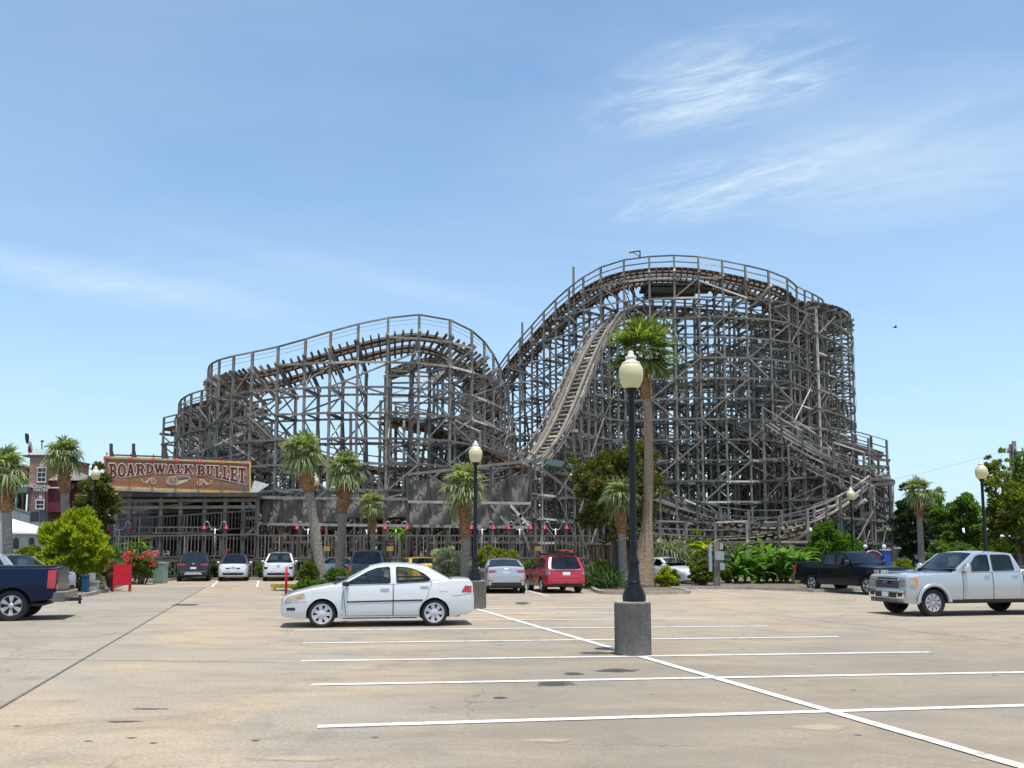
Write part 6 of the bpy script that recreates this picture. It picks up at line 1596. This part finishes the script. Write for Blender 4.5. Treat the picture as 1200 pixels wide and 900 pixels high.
# ------------------------------------------------------------------ buildings
def brick():
    m, nt, b = newmat('old_red_brick')
    tc = N(nt, 'ShaderNodeTexCoord'); mp = N(nt, 'ShaderNodeMapping'); mp.inputs['Rotation'].default_value = (R(90), 0, 0); L(nt, tc.outputs['Object'], mp.inputs[0])
    bt = N(nt, 'ShaderNodeTexBrick'); L(nt, mp.outputs[0], bt.inputs[0]); bt.inputs['Scale'].default_value = 2.6
    bt.inputs['Color1'].default_value = (.25, .085, .06, 1); bt.inputs['Color2'].default_value = (.34, .17, .13, 1); bt.inputs['Mortar'].default_value = (.38, .32, .28, 1); bt.inputs['Mortar Size'].default_value = .03; bt.inputs['Bias'].default_value = -.1
    c = mixc(nt, 1.0, bt.outputs[0], ramp(nt, noise(nt, .9, 6, .7), [(.3, (.7, .7, .72)), (.7, (1.25, 1.2, 1.2))]), 'MULTIPLY')
    L(nt, c, b.inputs['Base Color']); b.inputs['Roughness'].default_value = .9; return m
Yw = 70
def bx(m, x0, x1, y0, y1, Y, dep, fr=0.0):
    a = P(x0, y1, Y); b = P(x1, y0, Y); m.box(((a.x + b.x) / 2, Y + dep / 2 - fr, (a.z + b.z) / 2), (b.x - a.x, dep, b.z - a.z)); return m
bd = thing('brick_building', 'red brick building with white windows and white lettering, behind the left palms', 'building', (P(20, 650, Yw).x, Yw, 0))
WTR = plain('white_window_trim', (.76, .75, .72), .5, .06, 9); PANE = plain('dark_window_pane', (.012, .016, .02), .08, .3, 3)
BRICK = brick()
m = MB(); bx(m, 27.5, 55.5, 535, 672, Yw, 7); bx(m, -40, 27.4, 546, 572, Yw + .6, 6); bx(m, -40, -8, 560, 672, Yw + .8, 5); m.build('wall', BRICK, bd, world=True)
m = MB(); bx(m, 27, 56, 533, 535.2, Yw, 7.2, .1); m.build('cornice', plain('dark_red_coping', (.14, .05, .05), .7, .2), bd, world=True)
m = MB(); bx(m, -40, 32, 568, 570.4, Yw - .8, 3); m.build('balcony_fascia', WTR, bd, world=True)
m = MB(); bx(m, -40, 31, 570.6, 577, Yw - .6, 2.5); m.build('balcony_beam', plain('grey_fascia', (.36, .33, .30), .7, .15), bd, world=True)
m = MB(); bx(m, -40, 27.3, 577, 640, Yw + 2.5, .3); m.build('recess_wall', DARKIN, bd, world=True)
for px in (1, 17, 25):
    m = MB(); bx(m, px - 1.2, px + 1.2, 577, 640, Yw - .4, .18); m.build('column', plain('brown_column', (.2, .12, .09), .7, .2) if px > 20 else WTR, bd, world=True)
def window(x0, x1, y0, y1, Y, parent, rows=2, cols=2, fw=1.2, arch=False):
    f = MB(); bx(f, x0, x1, y0, y0 + fw, Y, .1, .12); bx(f, x0, x1, y1 - fw, y1, Y, .1, .13); bx(f, x0, x0 + fw, y0 + fw, y1 - fw, Y, .1, .12); bx(f, x1 - fw, x1, y0 + fw, y1 - fw, Y, .1, .12)
    for i in range(1, rows): y = y0 + (y1 - y0) * i / rows; bx(f, x0 + fw, x1 - fw, y - fw * .3, y + fw * .3, Y, .06, .09)
    for i in range(1, cols): x = x0 + (x1 - x0) * i / cols; bx(f, x - fw * .25, x + fw * .25, y0 + fw, y1 - fw, Y, .05, .07)
    o = f.build('window', WTR, parent, world=True); p = MB(); bx(p, x0 + fw * .6, x1 - fw * .6, y0 + fw * .6, y1 - fw * .6, Y, .05, .03); p.build('pane', PANE, o, world=True); return o
window(44, 55, 547.5, 565.5, Yw, bd, 3, 2); window(42.3, 52.8, 585.5, 597, Yw, bd, 2, 2)
window(-3, 4, 552, 567, Yw + .6, bd, 2, 2)
for x, y in ((49.5, 545.5), (48, 583)):
    m = MB(); bx(m, x - 1.3, x + 1.3, y - 2, y + 1, Yw, .1, .1); m.build('keystone', WTR, bd, world=True)
def text(body, x0, y0, size, Y, parent, shear=0.0):
    cu = bpy.data.curves.new('lettering', 'FONT'); cu.body = body; cu.size = size; cu.extrude = .03; cu.shear = shear; cu.align_x = 'CENTER'
    t = bpy.data.objects.new('lettering', cu); COL.objects.link(t); q = P(x0, y0, Y)
    dg = bpy.context.evaluated_depsgraph_get(); me = bpy.data.meshes.new_from_object(t.evaluated_get(dg)); bpy.data.objects.remove(t)
    o = bpy.data.objects.new('lettering', me); COL.objects.link(o); me.materials.append(WTR); o.parent = parent; o.location = q - parent.location; o.rotation_euler = (R(90), 0, 0); return o
text('Catering', 47.6, 571.6, .42, Yw - .08, bd, .25); text('PARTIES', 47.6, 575.7, .33, Yw - .08, bd)
m = MB(); bx(m, 55.7, 76, 563, 600, Yw + .5, 5); m.build('maroon_wing', plain('maroon_siding', (.17, .022, .035), .7, .2, 3), bd, world=True)
m = MB(); bx(m, 55.8, 78, 570.8, 572.3, Yw + .4, .3, .1); m.build('trim_board', WTR, bd, world=True)
m = MB(); a = P(56, 562.8, Yw + .3); b = P(92, 562.8, Yw + .3); e = P(84, 549, Yw + 3); f = P(58, 549, Yw + 3)
m.add([a, b, e, f, a + Vector((0, 6, 0)), b + Vector((0, 6, 0))], [(0, 1, 2, 3), (1, 5, 2), (0, 3, 4), (3, 2, 5, 4)]); m.build('shingle_roof', plain('grey_shingles', (.24, .21, .18), .9, .25, 7), bd, world=True)
m = MB(); bx(m, 61, 78, 538, 552, Yw + 4, 3); m.build('upper_storey', plain('cream_siding', (.5, .47, .38), .7, .12), bd, world=True)
m = MB(); q = P(48, 520, Yw + 4); b0 = P(38, 533, Yw + 2); b1 = P(62, 533, Yw + 2); m.add([(b0.x, Yw + 2, b0.z), (b1.x, Yw + 2, b0.z), (b1.x, Yw + 6, b0.z), (b0.x, Yw + 6, b0.z), (q.x - .8, Yw + 4, P(48, 526, Yw + 4).z), (q.x + .8, Yw + 4, P(48, 526, Yw + 4).z)], [(0, 1, 5, 4), (1, 2, 5), (2, 3, 4, 5), (3, 0, 4)]); m.build('green_roof', plain('weathered_green_roof', (.30, .36, .32), .7, .2), bd, world=True)
m = MB(); m.tube([P(49, 529, Yw + 4), P(49, 517, Yw + 4)], .05, 6); bx(m, 47.6, 50.8, 516, 518, Yw + 4, .1); m.build('weathervane', BLACKM, bd, world=True)
# flag
fl = thing('flag_pole', 'flag pole on the brick building flying a red white and blue flag', 'flag', P(34, 535, Yw + 1))
m = MB(); m.tube([P(34, 535, Yw + 1), P(34.8, 508, Yw + 1)], .05, 8); m.build('post', WTR, fl, world=True)
def cloth(x0, x1, y0, y1, mt, ph=0.0):
    m = MB()
    def f(a, b):
        q = P(34.6 + (x0 + (x1 - x0) * a) * (1 - .1 * b), y0 + (y1 - y0) * b + 3 * a * (x1 - x0) / 8, Yw + .95); q.y -= .25 * math.sin(6 * (x0 + (x1 - x0) * a) / 4 + 2 * b); return q
    m.grid(f, 8, 8); m.build('flag_panel', mt, fl, world=True)
cloth(0, -3.6, 509, 521, plain('flag_blue', (.03, .05, .16), .8, .15)); cloth(-.2, 2.0, 517, 527, plain('flag_white', (.75, .75, .75), .8, .08)); cloth(-1.6, 1.6, 521.5, 529.5, plain('flag_red', (.45, .02, .04), .8, .15))
# white roofed pavilion and the ramp in front of it
Yv = 56; pv = thing('pavilion', 'low grey pavilion with a white sloping roof and arched windows', 'building', (P(30, 650, Yv).x, Yv, 0))
m = MB(); bx(m, -40, 62, 625, 672, Yv, 5); m.build('wall', plain('pale_grey_stucco', (.42, .40, .37), .85, .15, 2), pv, world=True)
m = MB(); a = P(14.5, 608, Yv + 1.6); b = P(66, 624.5, Yv - .3); c = P(14.5, 623.5, Yv - .3); m.add([c, b, P(64, 622, Yv + 3), a, P(14.5, 625.5, Yv - .3), P(66, 626.5, Yv - .3)], [(0, 1, 2, 3), (4, 5, 1, 0)]); m.build('roof', plain('white_membrane_roof', (.80, .80, .80), .6, .05), pv, world=True)
for px in (19, 37):
    ol = [(px - 3, 643), (px + 3, 643), (px + 3, 634)] + [(px + 3 * math.cos(R(180 * i / 8)), 634 - 4 * math.sin(R(180 * i / 8))) for i in range(9)] + [(px - 3, 634)]
    m = MB(); m.prism(ol, lambda x, y, d: P(x, y, Yv) + Vector((0, d, 0)), -.05, .02); m.build('arched_window', PANE, pv, world=True, fixn=True)
m = MB(); a, b = P(-40, 580, Yv + 6), P(50, 608, Yv + 6); m.add([a, b, P(50, 640, Yv + 6), P(-40, 640, Yv + 6), a + Vector((0, .3, 0)), b + Vector((0, .3, 0)), P(50, 640, Yv + 6.3), P(-40, 640, Yv + 6.3)], [(0, 1, 2, 3), (0, 4, 5, 1), (4, 7, 6, 5), (1, 5, 6, 2)])
o = m.build('ramp_wall', plain('grey_ramp_wall', (.46, .45, .42), .85, .12, 2)); tag(o, 'sloping pale grey ramp wall below the brick building', 'wall')
m = MB(); m.beam(a + Vector((0, 0, .1)), b + Vector((0, 0, .1)), .4, .12); m.build('coping', plain('dark_coping', (.12, .12, .12), .7, .2), o)
ac = thing('air_conditioner', 'dark grey air conditioning box above the white pavilion roof', 'air conditioner', P(41, 612, Yv + 3)); m = MB(); bx(m, 34.6, 46.8, 598.4, 611.6, Yv + 3, 1); m.build('cabinet', plain('dark_grey_cabinet', (.10, .11, .12), .5, .2), ac, world=True); m = MB(); bx(m, 35.6, 45.8, 600, 610.6, Yv + 3, .02, .03); m.build('grille', TRIM, ac, world=True)
m = MB(); bx(m, 35, 36, 611.6, 622, Yv + 3.2, .1); bx(m, 45.5, 46.5, 611.6, 622, Yv + 3.2, .1); m.build('leg', STEEL, ac, world=True)
# houses on the right
def house(label, x0, x1, ye, yr, Y, wallm, roofm, dep=8, wins=(), hip=2):
    h = thing('house', label, 'house', (P((x0 + x1) / 2, 650, Y).x, Y, 0)); a = P(x0, ye, Y); b = P(x1, ye, Y)
    m = MB(); m.box(((a.x + b.x) / 2, Y + dep / 2, a.z / 2), (b.x - a.x, dep, a.z)); m.build('wall', wallm, h, world=True)
    r = P((x0 + x1) / 2, yr, Y + dep / 2).z; e = .4; m = MB()
    m.add([(a.x - e, Y - e, a.z - .05), (b.x + e, Y - e, a.z - .05), (b.x + e, Y + dep + e, a.z - .05), (a.x - e, Y + dep + e, a.z - .05), (a.x + hip, Y + dep / 2, r), (b.x - hip, Y + dep / 2, r)], [(0, 1, 5, 4), (1, 2, 5), (2, 3, 4, 5), (3, 0, 4), (3, 2, 1, 0)]); m.build('roof', roofm, h, world=True)
    for w in wins: window(*w[:4], Y, h, w[4], w[5], .5)
    return h
ROOFB = plain('brown_shingles', (.22, .17, .14), .9, .2, 6)
h = house('grey-green house with a brown roof beside the right end of the coaster', 1028, 1064, 622, 606, 72, plain('grey_green_siding', (.24, .28, .25), .8, .1, 2), ROOFB, 9, [(1042, 1048, 640, 650, 2, 1)])
m = MB(); q = P(1046, 630.5, 71.9); m.lathe([(.001, 0), (.32, 0), (.32, .06), (.001, .06)], 20, q, 'Y'); m.build('round_window', PANE, h, world=True)
m = MB(); bx(m, 1040, 1056, 641.5, 643, 71.6, .5); m.build('ledge', WTR, h, world=True)
house('pale house with a grey roof far behind the small right-hand lamp', 1088, 1128, 628, 616, 95, plain('pale_siding', (.5, .5, .48), .8, .1), plain('grey_roofing', (.36, .34, .33), .8, .15), 9, [(1098, 1103, 634, 642, 2, 1), (1112, 1117, 634, 642, 2, 1)])
house('long low building with a white roof behind the largest right-hand lamp', 1130, 1182, 628, 617, 100, plain('blue_grey_siding', (.3, .33, .35), .8, .1), plain('white_metal_roof', (.75, .75, .75), .5, .05), 10, [(1148, 1153, 633, 642, 2, 1), (1162, 1167, 633, 642, 2, 1)])
# bird
bi = thing('bird', 'tiny dark bird in the sky right of the coaster', 'bird', P(1049, 384, 70)); m = MB()
m.tube([(-.16, 0, 0), (-.05, 0, .02), (.08, 0, .02), (.2, 0, 0)], [.01, .05, .05, .01], 6); m.build('body', BLACKM, bi)
for sg in (-1, 1):
    m = MB(); m.add([(-.08, 0, .03), (.08, 0, .03), (.0, sg * .3, .16), (-.08, sg * .3, .15), (-.02, sg * .5, .08)], [(0, 1, 2, 3), (3, 2, 4)]); m.build('wing', BLACKM, bi)
